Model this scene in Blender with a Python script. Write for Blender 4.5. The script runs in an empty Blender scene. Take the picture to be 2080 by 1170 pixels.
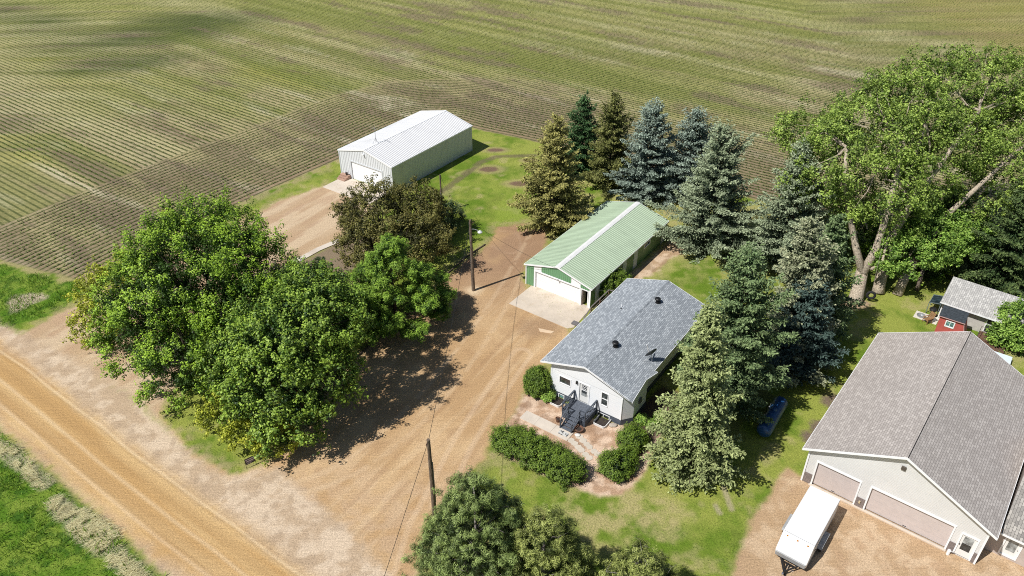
import bpy, math, random
import numpy as np
from math import radians, cos, sin, pi, hypot, atan2, sqrt
from mathutils import Vector

SC = bpy.context.scene
COL = SC.collection

# ------------------------------------------------------------------ camera
F = 1583.0; PITCH = radians(34.24); H = 45.0          # measured from the building edges in the photograph
cam = bpy.data.cameras.new('camera'); co = bpy.data.objects.new('camera', cam); COL.objects.link(co)
co.location = (0, 0, H); co.rotation_euler = (radians(90) - PITCH, 0, 0)
cam.sensor_width = 36.0; cam.lens = 36.0 * F / 2080.0; cam.clip_start = 0.5; cam.clip_end = 6000
SC.camera = co

def at(px, py, z=0.0):
    """world x, y of the point seen at a photo position, at height z"""
    a = (px - 1040) / F; b = -(py - 585) / F
    d = (a, cos(PITCH) + b * sin(PITCH), -sin(PITCH) + b * cos(PITCH))
    t = (z - H) / d[2]
    return (d[0] * t, d[1] * t)

# ------------------------------------------------------------------ light
SUN_EL = radians(53.6); SUN_AZ = radians(31.0 + 180.0)
sd = Vector((cos(SUN_AZ) * cos(SUN_EL), sin(SUN_AZ) * cos(SUN_EL), sin(SUN_EL)))
lamp = bpy.data.lights.new('sun', 'SUN'); lo = bpy.data.objects.new('sun', lamp); COL.objects.link(lo)
lamp.energy = 5.0; lamp.angle = radians(0.55); lamp.color = (1.0, 0.97, 0.92)
lo.rotation_euler = sd.to_track_quat('Z', 'Y').to_euler(); lo.location = (0, 0, 80)
W = bpy.data.worlds.new('World'); SC.world = W; W.use_nodes = True
nt = W.node_tree; bg = nt.nodes['Background']; sky = nt.nodes.new('ShaderNodeTexSky')
sky.sky_type = 'NISHITA'; sky.sun_disc = False; sky.sun_elevation = SUN_EL
sky.sun_rotation = atan2(sd.x, sd.y); sky.air_density = 1.0; sky.dust_density = 0.6
nt.links.new(sky.outputs[0], bg.inputs[0]); bg.inputs[1].default_value = 0.065
SC.view_settings.view_transform = 'Standard'; SC.view_settings.look = 'None'; SC.view_settings.exposure = 0
SC.render.engine = 'CYCLES'
SC.cycles.max_bounces = 6; SC.cycles.transparent_max_bounces = 8; SC.cycles.diffuse_bounces = 3
SC.cycles.use_denoising = False
SC.cycles.pixel_filter_type = 'BLACKMAN_HARRIS'; SC.cycles.filter_width = 1.0

# ------------------------------------------------------------------ helpers
def tag(o, label=None, cat=None, group=None, kind=None):
    if label: o['label'] = label
    if cat: o['category'] = cat
    if group: o['group'] = group
    if kind: o['kind'] = kind
    return o

def thing(name, label, cat, loc=(0, 0, 0), yaw=0.0, group=None):
    o = bpy.data.objects.new(name, None); COL.objects.link(o)
    o.location = loc; o.rotation_euler = (0, 0, radians(yaw)); o.empty_display_size = 0.3
    return tag(o, label, cat, group)

class MB:
    def __init__(s): s.v = []; s.f = []
    def face(s, pts):
        n = len(s.v); s.v += [tuple(p) for p in pts]; s.f.append(tuple(range(n, n + len(pts)))); return s
    def box(s, x0, x1, y0, y1, z0, z1):
        n = len(s.v)
        s.v += [(x0, y0, z0), (x1, y0, z0), (x1, y1, z0), (x0, y1, z0), (x0, y0, z1), (x1, y0, z1), (x1, y1, z1), (x0, y1, z1)]
        s.f += [(n, n+3, n+2, n+1), (n+4, n+5, n+6, n+7), (n, n+1, n+5, n+4), (n+1, n+2, n+6, n+5), (n+2, n+3, n+7, n+6), (n+3, n, n+4, n+7)]
        return s
    def prism(s, poly, a, b, f):
        """poly: 2D points; f(p, h) -> 3D; extruded from h=a to h=b"""
        n = len(s.v); k = len(poly)
        s.v += [f(p, a) for p in poly] + [f(p, b) for p in poly]
        s.f.append(tuple(n + i for i in reversed(range(k)))); s.f.append(tuple(n + k + i for i in range(k)))
        for i in range(k):
            j = (i + 1) % k; s.f.append((n + i, n + j, n + k + j, n + k + i))
        return s
    def slab(s, poly3, th):
        """polygon with its own heights, thickened downwards by th"""
        k = len(poly3); n = len(s.v)
        s.v += [tuple(p) for p in poly3] + [(p[0], p[1], p[2] - th) for p in poly3]
        s.f.append(tuple(n + i for i in range(k))); s.f.append(tuple(n + k + i for i in reversed(range(k))))
        for i in range(k):
            j = (i + 1) % k; s.f.append((n + j, n + i, n + k + i, n + k + j))
        return s
    def bar(s, p, q, w, h=None, up=(0, 0, 1)):
        h = h or w; p = Vector(p); q = Vector(q); d = (q - p).normalized(); u = Vector(up)
        if abs(d.dot(u)) > 0.98: u = Vector((0, 1, 0))
        x = d.cross(u).normalized() * (w / 2); y = x.cross(d).normalized() * (h / 2); n = len(s.v)
        for c in (p, q): s.v += [tuple(c - x - y), tuple(c + x - y), tuple(c + x + y), tuple(c - x + y)]
        s.f += [(n+3, n+2, n+1, n), (n+4, n+5, n+6, n+7)] + [(n+i, n+(i+1) % 4, n+4+(i+1) % 4, n+4+i) for i in range(4)]
        return s
    def tube(s, pts, rad, k=8, cap=True):
        pts = [Vector(p) for p in pts]; m = len(pts)
        if not isinstance(rad, (list, tuple)): rad = [rad] * m
        n = len(s.v); ref = None
        for i, p in enumerate(pts):
            d = (pts[min(i + 1, m - 1)] - pts[max(i - 1, 0)]).normalized()
            if ref is None: ref = Vector((0, 0, 1)) if abs(d.z) < 0.9 else Vector((1, 0, 0))
            a = d.cross(ref)
            if a.length < 1e-4: a = d.cross(Vector((0.3, 0.8, 0.5)))
            a.normalize(); b = d.cross(a); ref = b.cross(d) * -1 if False else ref
            for j in range(k):
                t = 2 * pi * j / k; s.v.append(tuple(p + (a * cos(t) + b * sin(t)) * rad[i]))
        for i in range(m - 1):
            for j in range(k):
                s.f.append((n + i*k + j, n + i*k + (j+1) % k, n + (i+1)*k + (j+1) % k, n + (i+1)*k + j))
        if cap:
            s.f.append(tuple(n + j for j in reversed(range(k)))); s.f.append(tuple(n + (m-1)*k + j for j in range(k)))
        return s
    def lathe(s, c, prof, k=16, axis='z'):
        c = Vector(c); n = len(s.v)
        for r, h in prof:
            for j in range(k):
                t = 2 * pi * j / k
                if axis == 'z': q = (r * cos(t), r * sin(t), h)
                elif axis == 'y': q = (r * cos(t), h, r * sin(t))
                else: q = (h, r * cos(t), r * sin(t))
                s.v.append(tuple(c + Vector(q)))
        for i in range(len(prof) - 1):
            for j in range(k):
                s.f.append((n + i*k + j, n + i*k + (j+1) % k, n + (i+1)*k + (j+1) % k, n + (i+1)*k + j))
        s.f.append(tuple(n + j for j in reversed(range(k)))); s.f.append(tuple(n + (len(prof)-1)*k + j for j in range(k)))
        return s
    def build(s, name, mat, parent=None, smooth=False, bevel=0):
        me = bpy.data.meshes.new(name); me.from_pydata(s.v, [], s.f); me.update()
        import bmesh
        bm = bmesh.new(); bm.from_mesh(me); bmesh.ops.recalc_face_normals(bm, faces=bm.faces); bm.to_mesh(me); bm.free()
        me.materials.append(mat)
        if smooth:
            for p in me.polygons: p.use_smooth = True
        o = bpy.data.objects.new(name, me); COL.objects.link(o)
        if parent: o.parent = parent
        if bevel:
            b = o.modifiers.new('bevel', 'BEVEL'); b.width = bevel; b.segments = 2; b.limit_method = 'ANGLE'
        return o

# ------------------------------------------------------------------ materials
def newmat(name):
    m = bpy.data.materials.new(name); m.use_nodes = True
    n = m.node_tree.nodes; b = n['Principled BSDF']
    return m, m.node_tree, n, m.node_tree.links, b

def mix(nt, a, b, fac, mode='MIX'):
    x = nt.nodes.new('ShaderNodeMix'); x.data_type = 'RGBA'; x.blend_type = mode; x.clamp_factor = True
    for sock, val in ((0, fac), (6, a), (7, b)):
        if hasattr(val, 'is_linked') or hasattr(val, 'links'): nt.links.new(val, x.inputs[sock])
        elif sock == 0: x.inputs[0].default_value = val
        else: x.inputs[sock].default_value = (*val, 1) if len(val) == 3 else val
    return x.outputs[2]

def math_n(nt, op, a, b=0.0, c=0.0, clamp=False):
    x = nt.nodes.new('ShaderNodeMath'); x.operation = op; x.use_clamp = clamp
    for i, val in enumerate((a, b, c)):
        if hasattr(val, 'links'): nt.links.new(val, x.inputs[i])
        else: x.inputs[i].default_value = val
    return x.outputs[0]

def noise(nt, vec, scale, detail=4, rough=0.55, dist=0.0):
    x = nt.nodes.new('ShaderNodeTexNoise'); x.inputs['Scale'].default_value = scale; x.inputs['Detail'].default_value = detail
    x.inputs['Roughness'].default_value = rough; x.inputs['Distortion'].default_value = dist
    if vec is not None: nt.links.new(vec, x.inputs['Vector'])
    return x.outputs['Fac']

def ramp(nt, fac, stops):
    x = nt.nodes.new('ShaderNodeValToRGB'); r = x.color_ramp
    while len(r.elements) < len(stops): r.elements.new(0.5)
    for e, (p, c) in zip(r.elements, stops): e.position = p; e.color = (*c, 1) if len(c) == 3 else c
    nt.links.new(fac, x.inputs[0]); return x.outputs[0]

def objco(nt, scale=(1, 1, 1), rot=(0, 0, 0), loc=(0, 0, 0)):
    t = nt.nodes.new('ShaderNodeTexCoord'); m = nt.nodes.new('ShaderNodeMapping')
    m.inputs['Scale'].default_value = scale; m.inputs['Rotation'].default_value = rot; m.inputs['Location'].default_value = loc
    nt.links.new(t.outputs['Object'], m.inputs['Vector']); return m.outputs[0]

def bump(nt, b, h, strength=0.3, dist=0.02):
    x = nt.nodes.new('ShaderNodeBump'); x.inputs['Strength'].default_value = strength; x.inputs['Distance'].default_value = dist
    nt.links.new(h, x.inputs['Height']); nt.links.new(x.outputs[0], b.inputs['Normal'])

MATS = {}
def M(name, col, rough=0.6, var=0.12, scale=2.5, metal=0.0, stretch=(1, 1, 1), dirt=None, spec=0.4):
    """plain paint / wood / plastic with weathering: broad stain noise and fine grain"""
    key = name
    if key in MATS: return MATS[key]
    m, nt, n, l, b = newmat(name)
    v = objco(nt, stretch)
    n1 = noise(nt, v, scale, 5, 0.6); n2 = noise(nt, v, scale * 9, 3, 0.6)
    lo = tuple(c * (1 - var * 1.6) for c in col); hi = tuple(min(1, c * (1 + var)) for c in col)
    c1 = ramp(nt, n1, [(0.3, lo), (0.7, hi)])
    c2 = mix(nt, c1, tuple(c * 0.78 for c in col), math_n(nt, 'MULTIPLY', ramp_f(nt, n2, 0.52, 0.8), var * 2.0, clamp=True))
    if dirt: c2 = mix(nt, c2, dirt, ramp_f(nt, noise(nt, v, scale * 0.7, 6, 0.65), 0.5, 0.8))
    l.new(c2, b.inputs['Base Color'])
    l.new(math_n(nt, 'MULTIPLY_ADD', n1, 0.2, rough - 0.1), b.inputs['Roughness'])
    b.inputs['Metallic'].default_value = metal; b.inputs['Specular IOR Level'].default_value = spec
    MATS[key] = m; return m

def ramp_f(nt, fac, lo, hi):
    x = nt.nodes.new('ShaderNodeMapRange'); x.interpolation_type = 'SMOOTHSTEP'
    x.inputs[1].default_value = lo; x.inputs[2].default_value = hi
    nt.links.new(fac, x.inputs[0]); return x.outputs[0]

def shingle(name, c_lo, c_mid, c_hi, bw=0.34, rh=0.16, slope=1.0):
    """asphalt shingles in courses parallel to the ridge (object y runs along the ridge, x up the slope)"""
    m, nt, n, l, b = newmat(name)
    t = n.new('ShaderNodeTexCoord'); sep = n.new('ShaderNodeSeparateXYZ'); cmb = n.new('ShaderNodeCombineXYZ')
    l.new(t.outputs['Object'], sep.inputs[0])
    l.new(sep.outputs[1], cmb.inputs[0]); l.new(math_n(nt, 'MULTIPLY', sep.outputs[0], slope), cmb.inputs[1])
    br = n.new('ShaderNodeTexBrick'); l.new(cmb.outputs[0], br.inputs['Vector'])
    br.inputs['Scale'].default_value = 1.0; br.inputs['Brick Width'].default_value = bw; br.inputs['Row Height'].default_value = rh
    br.inputs['Mortar Size'].default_value = 0.012; br.inputs['Mortar Smooth'].default_value = 0.3; br.inputs['Bias'].default_value = 0.0
    br.inputs['Color1'].default_value = (0, 0, 0, 1); br.inputs['Color2'].default_value = (1, 1, 1, 1); br.inputs['Mortar'].default_value = (0.0, 0.0, 0.0, 1)
    wn = n.new('ShaderNodeTexWhiteNoise'); wn.noise_dimensions = '2D'
    base = ramp(nt, br.outputs['Color'], [(0.0, c_lo), (0.5, c_mid), (1.0, c_hi)])
    g = noise(nt, t.outputs['Object'], 26, 3, 0.7); big = noise(nt, t.outputs['Object'], 0.5, 5, 0.6)
    base = mix(nt, base, c_hi, math_n(nt, 'MULTIPLY', ramp_f(nt, g, 0.5, 0.75), 0.55))
    base = mix(nt, base, tuple(c * 0.7 for c in c_lo), math_n(nt, 'MULTIPLY', ramp_f(nt, g, 0.5, 0.28), 0.4))
    base = mix(nt, base, tuple(c * 0.85 for c in c_mid), math_n(nt, 'MULTIPLY', ramp_f(nt, big, 0.45, 0.75), 0.4))
    base = mix(nt, base, tuple(c * 0.42 for c in c_lo), math_n(nt, 'MULTIPLY', br.outputs['Fac'], 0.75))
    l.new(base, b.inputs['Base Color']); b.inputs['Roughness'].default_value = 0.85; b.inputs['Specular IOR Level'].default_value = 0.25
    h = math_n(nt, 'SUBTRACT', math_n(nt, 'MULTIPLY', g, 0.5), br.outputs['Fac'])
    bump(nt, b, h, 0.5, 0.02)
    return m

def metal_sheet(name, col, along='y', var=0.08, rough=0.42, pitch=0.3, dark=0.25):
    """painted ribbed steel: streaks run with the ribs, rib shade painted as a thin dark line beside each rib"""
    m, nt, n, l, b = newmat(name)
    t = n.new('ShaderNodeTexCoord'); sep = n.new('ShaderNodeSeparateXYZ'); l.new(t.outputs['Object'], sep.inputs[0])
    ax = sep.outputs[{'x': 0, 'y': 1}[along]]
    w = math_n(nt, 'FRACT', math_n(nt, 'DIVIDE', ax, pitch))
    line = ramp_f(nt, math_n(nt, 'ABSOLUTE', math_n(nt, 'SUBTRACT', w, 0.62)), 0.16, 0.03)
    st = objco(nt, (0.25, 6, 0.25) if along == 'y' else (6, 0.25, 0.25))
    n1 = noise(nt, st, 1.0, 4, 0.6); n2 = noise(nt, t.outputs['Object'], 0.35, 5, 0.6)
    c = ramp(nt, n1, [(0.3, tuple(x * (1 - var * 1.5) for x in col)), (0.7, tuple(min(1, x * (1 + var)) for x in col))])
    c = mix(nt, c, tuple(x * 0.82 for x in col), ramp_f(nt, n2, 0.5, 0.8))
    c = mix(nt, c, tuple(x * 0.5 for x in col), math_n(nt, 'MULTIPLY', line, dark))  # shaded side of the ribs painted into the sheet colour
    l.new(c, b.inputs['Base Color']); b.inputs['Roughness'].default_value = rough; b.inputs['Specular IOR Level'].default_value = 0.5
    return m

def glass(name='window glass', col=(0.015, 0.018, 0.02)):
    if name in MATS: return MATS[name]
    m, nt, n, l, b = newmat(name)
    v = objco(nt); c = ramp(nt, noise(nt, v, 3.0, 3), [(0.35, col), (0.75, tuple(x * 4 + 0.01 for x in col))])
    l.new(c, b.inputs['Base Color']); b.inputs['Roughness'].default_value = 0.06; b.inputs['Specular IOR Level'].default_value = 0.8
    MATS[name] = m; return m

def concrete(name, col=(0.55, 0.50, 0.44)):
    m, nt, n, l, b = newmat(name)
    v = objco(nt); a = noise(nt, v, 0.7, 6, 0.65); g = noise(nt, v, 18, 4, 0.7); s = noise(nt, v, 0.9, 3, 0.5, 0.6)
    c = ramp(nt, a, [(0.3, tuple(x * 0.86 for x in col)), (0.7, tuple(min(1, x * 1.08) for x in col))])
    c = mix(nt, c, (0.42, 0.33, 0.23), math_n(nt, 'MULTIPLY', ramp_f(nt, s, 0.56, 0.78), 0.5))
    c = mix(nt, c, tuple(x * 0.7 for x in col), math_n(nt, 'MULTIPLY', ramp_f(nt, g, 0.55, 0.8), 0.4))
    l.new(c, b.inputs['Base Color']); b.inputs['Roughness'].default_value = 0.9; b.inputs['Specular IOR Level'].default_value = 0.2
    bump(nt, b, g, 0.2, 0.01); return m

def leafmat(name, dark, lite, tipc, trans=0.25, spec=0.25, rough=0.55):
    """foliage: dark inner leaves, lighter outer ones, each leaf its own tint"""
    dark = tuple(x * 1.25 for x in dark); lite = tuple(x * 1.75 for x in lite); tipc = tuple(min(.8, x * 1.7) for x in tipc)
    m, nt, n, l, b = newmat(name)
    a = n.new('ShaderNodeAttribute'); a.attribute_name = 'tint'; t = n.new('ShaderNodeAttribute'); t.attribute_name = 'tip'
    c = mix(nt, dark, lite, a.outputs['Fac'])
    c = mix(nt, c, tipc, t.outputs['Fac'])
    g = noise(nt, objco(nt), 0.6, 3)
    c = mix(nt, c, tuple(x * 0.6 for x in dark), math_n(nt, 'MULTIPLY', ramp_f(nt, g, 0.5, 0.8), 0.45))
    l.new(c, b.inputs['Base Color']); b.inputs['Roughness'].default_value = rough; b.inputs['Specular IOR Level'].default_value = spec
    tr = n.new('ShaderNodeBsdfTranslucent'); ms = n.new('ShaderNodeMixShader'); ms.inputs[0].default_value = trans
    l.new(mix(nt, c, (1.0, 1.0, 0.45), 1.0, 'MULTIPLY'), tr.inputs[0])
    l.new(b.outputs[0], ms.inputs[1]); l.new(tr.outputs[0], ms.inputs[2])
    out = [x for x in n if x.type == 'OUTPUT_MATERIAL'][0]; l.new(ms.outputs[0], out.inputs[0])
    return m

def barkmat(name, c1, c2, scale=1.0):
    m, nt, n, l, b = newmat(name)
    v = objco(nt, (7 * scale, 7 * scale, 1.3 * scale)); a = noise(nt, v, 1.6, 5, 0.7, 0.5)
    c = ramp(nt, a, [(0.36, c1), (0.62, c2)])
    l.new(c, b.inputs['Base Color']); b.inputs['Roughness'].default_value = 0.95; b.inputs['Specular IOR Level'].default_value = 0.15
    bump(nt, b, a, 0.9, 0.06); return m
# ================================================================== GROUND
def vnoise(x, y, seed=0):
    xi = np.floor(x).astype(np.int64); yi = np.floor(y).astype(np.int64); fx = x - xi; fy = y - yi
    fx = fx * fx * (3 - 2 * fx); fy = fy * fy * (3 - 2 * fy)
    def h(a, b):
        n = (a * 374761393 + b * 668265263 + seed * 974634821) & 0x7fffffff
        n = ((n ^ (n >> 13)) * 1274126177) & 0x7fffffff
        return ((n ^ (n >> 16)) & 0xffff) / 65535.0
    return (h(xi, yi) * (1-fx) + h(xi+1, yi) * fx) * (1-fy) + (h(xi, yi+1) * (1-fx) + h(xi+1, yi+1) * fx) * fy
def fbm(x, y, s, seed=0, o=4):
    r = 0; a = 0.5; t = 0; c_, s_ = cos(.65 + seed), sin(.65 + seed); x, y = x * c_ - y * s_, x * s_ + y * c_
    for i in range(o):
        r = r + a * vnoise(x * s, y * s, seed + i * 17); t += a; a *= 0.55; s *= 2.03; x, y = x * .8 - y * .6 + 3.1, x * .6 + y * .8 + 7.7
    return r / t
def sstep(a, b, x):
    t = np.clip((x - a) / (b - a), 0, 1); return t * t * (3 - 2 * t)
def sdist(X, Y, poly):
    """signed distance to a polygon, positive inside"""
    p = np.array(poly, float); d = np.full(X.shape, 1e9); ins = np.zeros(X.shape, bool); n = len(p)
    for i in range(n):
        x1, y1 = p[i]; x2, y2 = p[(i + 1) % n]
        dx, dy = x2 - x1, y2 - y1; L = dx * dx + dy * dy + 1e-12
        t = np.clip(((X - x1) * dx + (Y - y1) * dy) / L, 0, 1)
        d = np.minimum(d, (X - x1 - t * dx) ** 2 + (Y - y1 - t * dy) ** 2)
        if y1 != y2:
            c = ((y1 > Y) != (y2 > Y)) & (X < (x2 - x1) * (Y - y1) / (y2 - y1) + x1); ins ^= c
    return np.where(ins, 1, -1) * np.sqrt(d)
def pdist(X, Y, line, closed=False):
    p = np.array(line, float); d = np.full(X.shape, 1e9)
    for i in range(len(p) - 1):
        x1, y1 = p[i]; dx, dy = p[i+1] - p[i]; L = dx * dx + dy * dy + 1e-12
        t = np.clip(((X - x1) * dx + (Y - y1) * dy) / L, 0, 1)
        d = np.minimum(d, (X - x1 - t * dx) ** 2 + (Y - y1 - t * dy) ** 2)
    return np.sqrt(d)
def PX(*pts): return [at(*p) for p in pts]

# field edge (world), rounded at the corner behind the white shed
EDGE = [(-60, 42), (-45.3, 66.8), (-36.5, 80.0), (-29, 90.0), (-23.3, 97.2), (-18.5, 104.0), (-15.3, 108.5), (-12.2, 110.7), (-9.0, 110.1), (-5.3, 107.4),
        (3.5, 103.0), (17, 94.2), (33, 83.5), (55, 68.5), (95, 40), (130, 12)]
def chaikin(p, k):
    p = [np.array(q, float) for q in p]
    for _ in range(k):
        q = [p[0]]
        for a, b in zip(p[:-1], p[1:]): q += [a * .75 + b * .25, a * .25 + b * .75]
        p = q + [p[-1]]
    return np.array(p)
EDGE_S = chaikin(EDGE, 2)
FIELD_POLY = [tuple(p) for p in EDGE_S] + [(400, 12), (400, 900), (-500, 900), (-500, 72), (-75, 80.5), (-62, 74.5), (-55.3, 71.2), (-50, 69.2), (-45.1, 67.6)]
FIELD_POLY = [tuple(p) for p in EDGE_S if p[1] > 67.5] + [(130, 12), (1600, -1000), (1600, 1900), (-1600, 1900), (-1600, 1030), (-75, 80.5), (-62, 74.5), (-55.3, 71.4), (-50, 69.4), (-45.1, 67.6)]
HEAD_W = 18.6; ROW = 0.76
E1 = (cos(radians(-36)), sin(radians(-36))); E2 = (-E1[1], E1[0])

# ---- grid: fine where the farmyard is, coarser towards the horizon
xs = np.concatenate([-np.geomspace(1500, 66, 26), np.arange(-64, -48, .25), np.arange(-48, 50, .13), np.arange(50, 62.01, 0.25), np.geomspace(64, 1500, 26)])
ys = np.concatenate([-np.geomspace(600, 20, 10), np.arange(0, 24.1, 4.0), np.arange(25, 62, 0.12), np.arange(62, 112, 0.2), np.arange(112.4, 136, 0.6), np.arange(136.6, 230, 1.2), np.geomspace(231, 1900, 22)])
GX, GY = np.meshgrid(xs, ys); NX, NY = len(xs), len(ys)
wob = (fbm(GX, GY, 0.55, 3) - .5) * 1.5 + (fbm(GX, GY, 2.1, 5, 3) - .5) * 0.9
wobs = (fbm(GX, GY, 0.8, 9) - .5) * 0.7 + (fbm(GX, GY, 3.0, 15, 2) - .5) * 0.4

# ---- areas (photo outlines dropped onto the ground plane)
P_ROAD = PX((-300, 465), (0, 697), (120, 790), (285, 920), (411, 1010), (560, 1120), (900, 1400), (700, 1500), (417, 1190), (300, 1116), (142, 985), (0, 850), (-400, 470))
P_SHOULD = PX((-300, 430), (0, 655), (100, 700), (225, 770), (300, 830), (400, 925), (470, 965), (560, 950), (700, 1060), (1000, 1400), (700, 1550), (340, 1180), (253, 1095), (117, 972), (0, 872), (-400, 490))
P_DRIVE = PX((300, 800), (330, 855), (400, 930), (470, 962), (545, 945), (590, 908), (640, 806), (700, 745), (762, 690), (815, 650), (862, 603), (915, 556), (948, 524), (985, 500), (1000, 480), (1010, 462), (1060, 452), (1115, 466), (1112, 500), (1066, 536), (1066, 580),
            (1075, 590), (1160, 668), (1160, 690), (1118, 730), (1075, 770), (1062, 800), (1052, 838), (1020, 870), (996, 890), (985, 925), (935, 985), (885, 1045), (855, 1100), (848, 1180), (850, 1400), (500, 1300), (420, 1000))
P_DRIVE2 = PX((662, 376), (720, 396), (760, 420), (690, 486), (608, 530), (520, 590), (420, 680), (320, 850), (250, 800), (100, 730), (20, 690), (60, 668), (150, 622), (240, 570), (330, 520), (420, 478), (500, 440), (566, 408))
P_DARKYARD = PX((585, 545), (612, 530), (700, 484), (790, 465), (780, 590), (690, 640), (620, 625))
P_VERGE = PX((-400, 500), (0, 872), (117, 972), (253, 1095), (340, 1180), (600, 1450), (-700, 1450), (-700, 600))
P_VERGE2 = PX((-300, 440), (-80, 500), (0, 533), (64, 554), (119, 572), (165, 572), (170, 600), (120, 632), (60, 655), (0, 672), (-120, 650), (-300, 560))
P_BARE = PX((20, 600), (95, 595), (100, 605), (60, 622), (25, 638), (18, 622))
P_RDRIVE = PX((1628, 965), (1600, 945), (1570, 990), (1535, 1040), (1505, 1100), (1488, 1180), (1480, 1400), (2300, 1400), (2300, 1130), (2080, 1090), (1985, 1100), (1800, 1040))
P_MULCH = PX((1062, 800), (1090, 795), (1118, 800), (1200, 850), (1262, 862), (1345, 850), (1345, 890), (1325, 930), (1300, 975), (1262, 1005), (1220, 1008), (1150, 985), (1080, 955), (1022, 925), (992, 892), (1020, 865), (1050, 838))
P_GSTRIP = PX((1205, 625), (1360, 487), (1400, 500), (1320, 560), (1290, 570), (1262, 575))
P_CIRC = [(at(1007, 305), 1.3, .7), (at(993, 344), 1.5, .9), (at(1055, 373), 1.4, .8), (at(1074, 326), .9, .5)]
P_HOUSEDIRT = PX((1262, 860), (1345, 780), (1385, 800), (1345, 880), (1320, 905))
P_SPRUCE = PX((1345, 870), (1400, 700), (1480, 620), (1700, 560), (1720, 640), (1640, 760), (1560, 850), (1450, 960), (1350, 960))

sd_field = sdist(GX, GY, FIELD_POLY) + wobs * 0.6
sd_road = sdist(GX, GY, P_ROAD) + wobs * 0.5
sd_should = sdist(GX, GY, P_SHOULD) + wobs * 0.7
sd_drive = sdist(GX, GY, P_DRIVE) + wob * 0.55
sd_drive2 = sdist(GX, GY, P_DRIVE2) + wob * 0.7
sd_verge = np.maximum(sdist(GX, GY, P_VERGE) + wobs * 0.8, sdist(GX, GY, P_VERGE2) + wob * 0.8)
sd_bare = sdist(GX, GY, P_BARE) + wob * 0.8
sd_rd = sdist(GX, GY, P_RDRIVE) + wob * 0.5
sd_mulch = sdist(GX, GY, P_MULCH) + wobs * 0.5
sd_gs = sdist(GX, GY, P_GSTRIP) + wob * 0.5

d_edge = pdist(GX, GY, EDGE_S)
rowA = (GX * E2[0] + GY * E2[1]) / ROW
rowB = d_edge / ROW
HEADM = sstep(HEAD_W + .15, HEAD_W - .15, d_edge)
far_head = (GX - 89.5) * cos(radians(8)) + (GY - 160) * sin(radians(8))      # second headland, far right
FARM = sstep(-.4, .4, far_head)
rowC = far_head / ROW

def lay(col, c, w): return col * (1 - w[..., None]) + np.array(c) * w[..., None]
def blend(c1, c2, w): return np.array(c1) * (1 - w[..., None]) + np.array(c2) * w[..., None]
n_big = fbm(GX, GY, 0.045, 21, 4); n_mid = fbm(GX, GY, 0.22, 33, 4); n_sm = fbm(GX, GY, 0.9, 41, 3); n_fine = fbm(GX, GY, 1.7, 51, 2)

# ---- lawn: fresh green, straw-yellow worn parts
G_GREEN, G_YEL, G_DARK, G_STRAW = (0.13, 0.212, 0.021), (0.30, 0.335, 0.068), (0.065, 0.125, 0.012), (0.44, 0.375, 0.18)
col = blend(G_GREEN, G_YEL, sstep(.30, .60, n_mid * .6 + n_sm * .4))
col = lay(col, G_DARK, sstep(.56, .74, n_sm * .5 + fbm(GX, GY, .4, 77) * .5) * .5)
back = sstep(-2, 8, GX) * sstep(64, 72, GY) * sstep(100, 90, GY)                      # dry grass under the spruce row
front = sstep(3.0, 0, np.hypot((GX - 7.2) / 1.5, GY - 37.0) - 1.6)
dry = np.clip(back * .55 + front * .9 + sstep(40, 45, GX * .2 + GY) * 0, 0, 1)
col = lay(col, G_STRAW, np.clip(dry * sstep(.32, .6, n_sm * .6 + n_mid * .4) + .55 * sstep(.58, .75, fbm(GX, GY, .5, 99)) , 0, .8))
bright_lawn = sstep(96, 78, GY) * sstep(70, 78, GY) * sstep(-12, -6, GX) * sstep(8, 2, GX)   # back lawn beside the white shed, bright
col = lay(col, (0.20, 0.31, 0.03), bright_lawn * .6 * sstep(.35, .6, n_mid))
needles = sstep(-1.5, 2.0, sdist(GX, GY, P_SPRUCE) + wob)
col = lay(col, (0.13, 0.10, 0.055), needles * .45 * sstep(.4, .6, n_sm))
for (cx, cy), rx, ry in P_CIRC:
    r = np.hypot((GX - cx) / rx, (GY - cy) / ry) + wobs * .5
    col = lay(col, (0.42, 0.34, 0.17), sstep(2.0, 1.1, r) * .6); col = lay(col, (0.20, 0.13, 0.09), sstep(1.05, .6, r))
trk = pdist(GX, GY, PX((900, 388), (940, 358), (975, 330), (1010, 318), (1085, 316))) + wobs * .3
col = lay(col, (0.17, 0.14, 0.08), sstep(.75, .25, trk) * .8 * sstep(.3, .5, n_sm + .1))
tyrepatch = np.hypot((GX - at(1738, 618)[0]) / 1.8, (GY - at(1738, 618)[1]) / 1.0) + wobs
col = lay(col, (0.40, 0.29, 0.19), sstep(1.3, .6, tyrepatch))
for px_, py_ in ((1690, 815), (1668, 868), (1655, 890)):
    c_ = at(px_, py_); col = lay(col, (0.20, 0.15, 0.11), sstep(1.2, .5, np.hypot(GX - c_[0], GY - c_[1]) + wobs))
for a_, b_ in (((1470, 990), (1486, 1035)), ((1454, 1028), (1462, 1042))):
    col = lay(col, (0.40, 0.35, 0.22), sstep(.32, .1, pdist(GX, GY, PX(a_, b_)) + wobs * .2) * .8)

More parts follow.
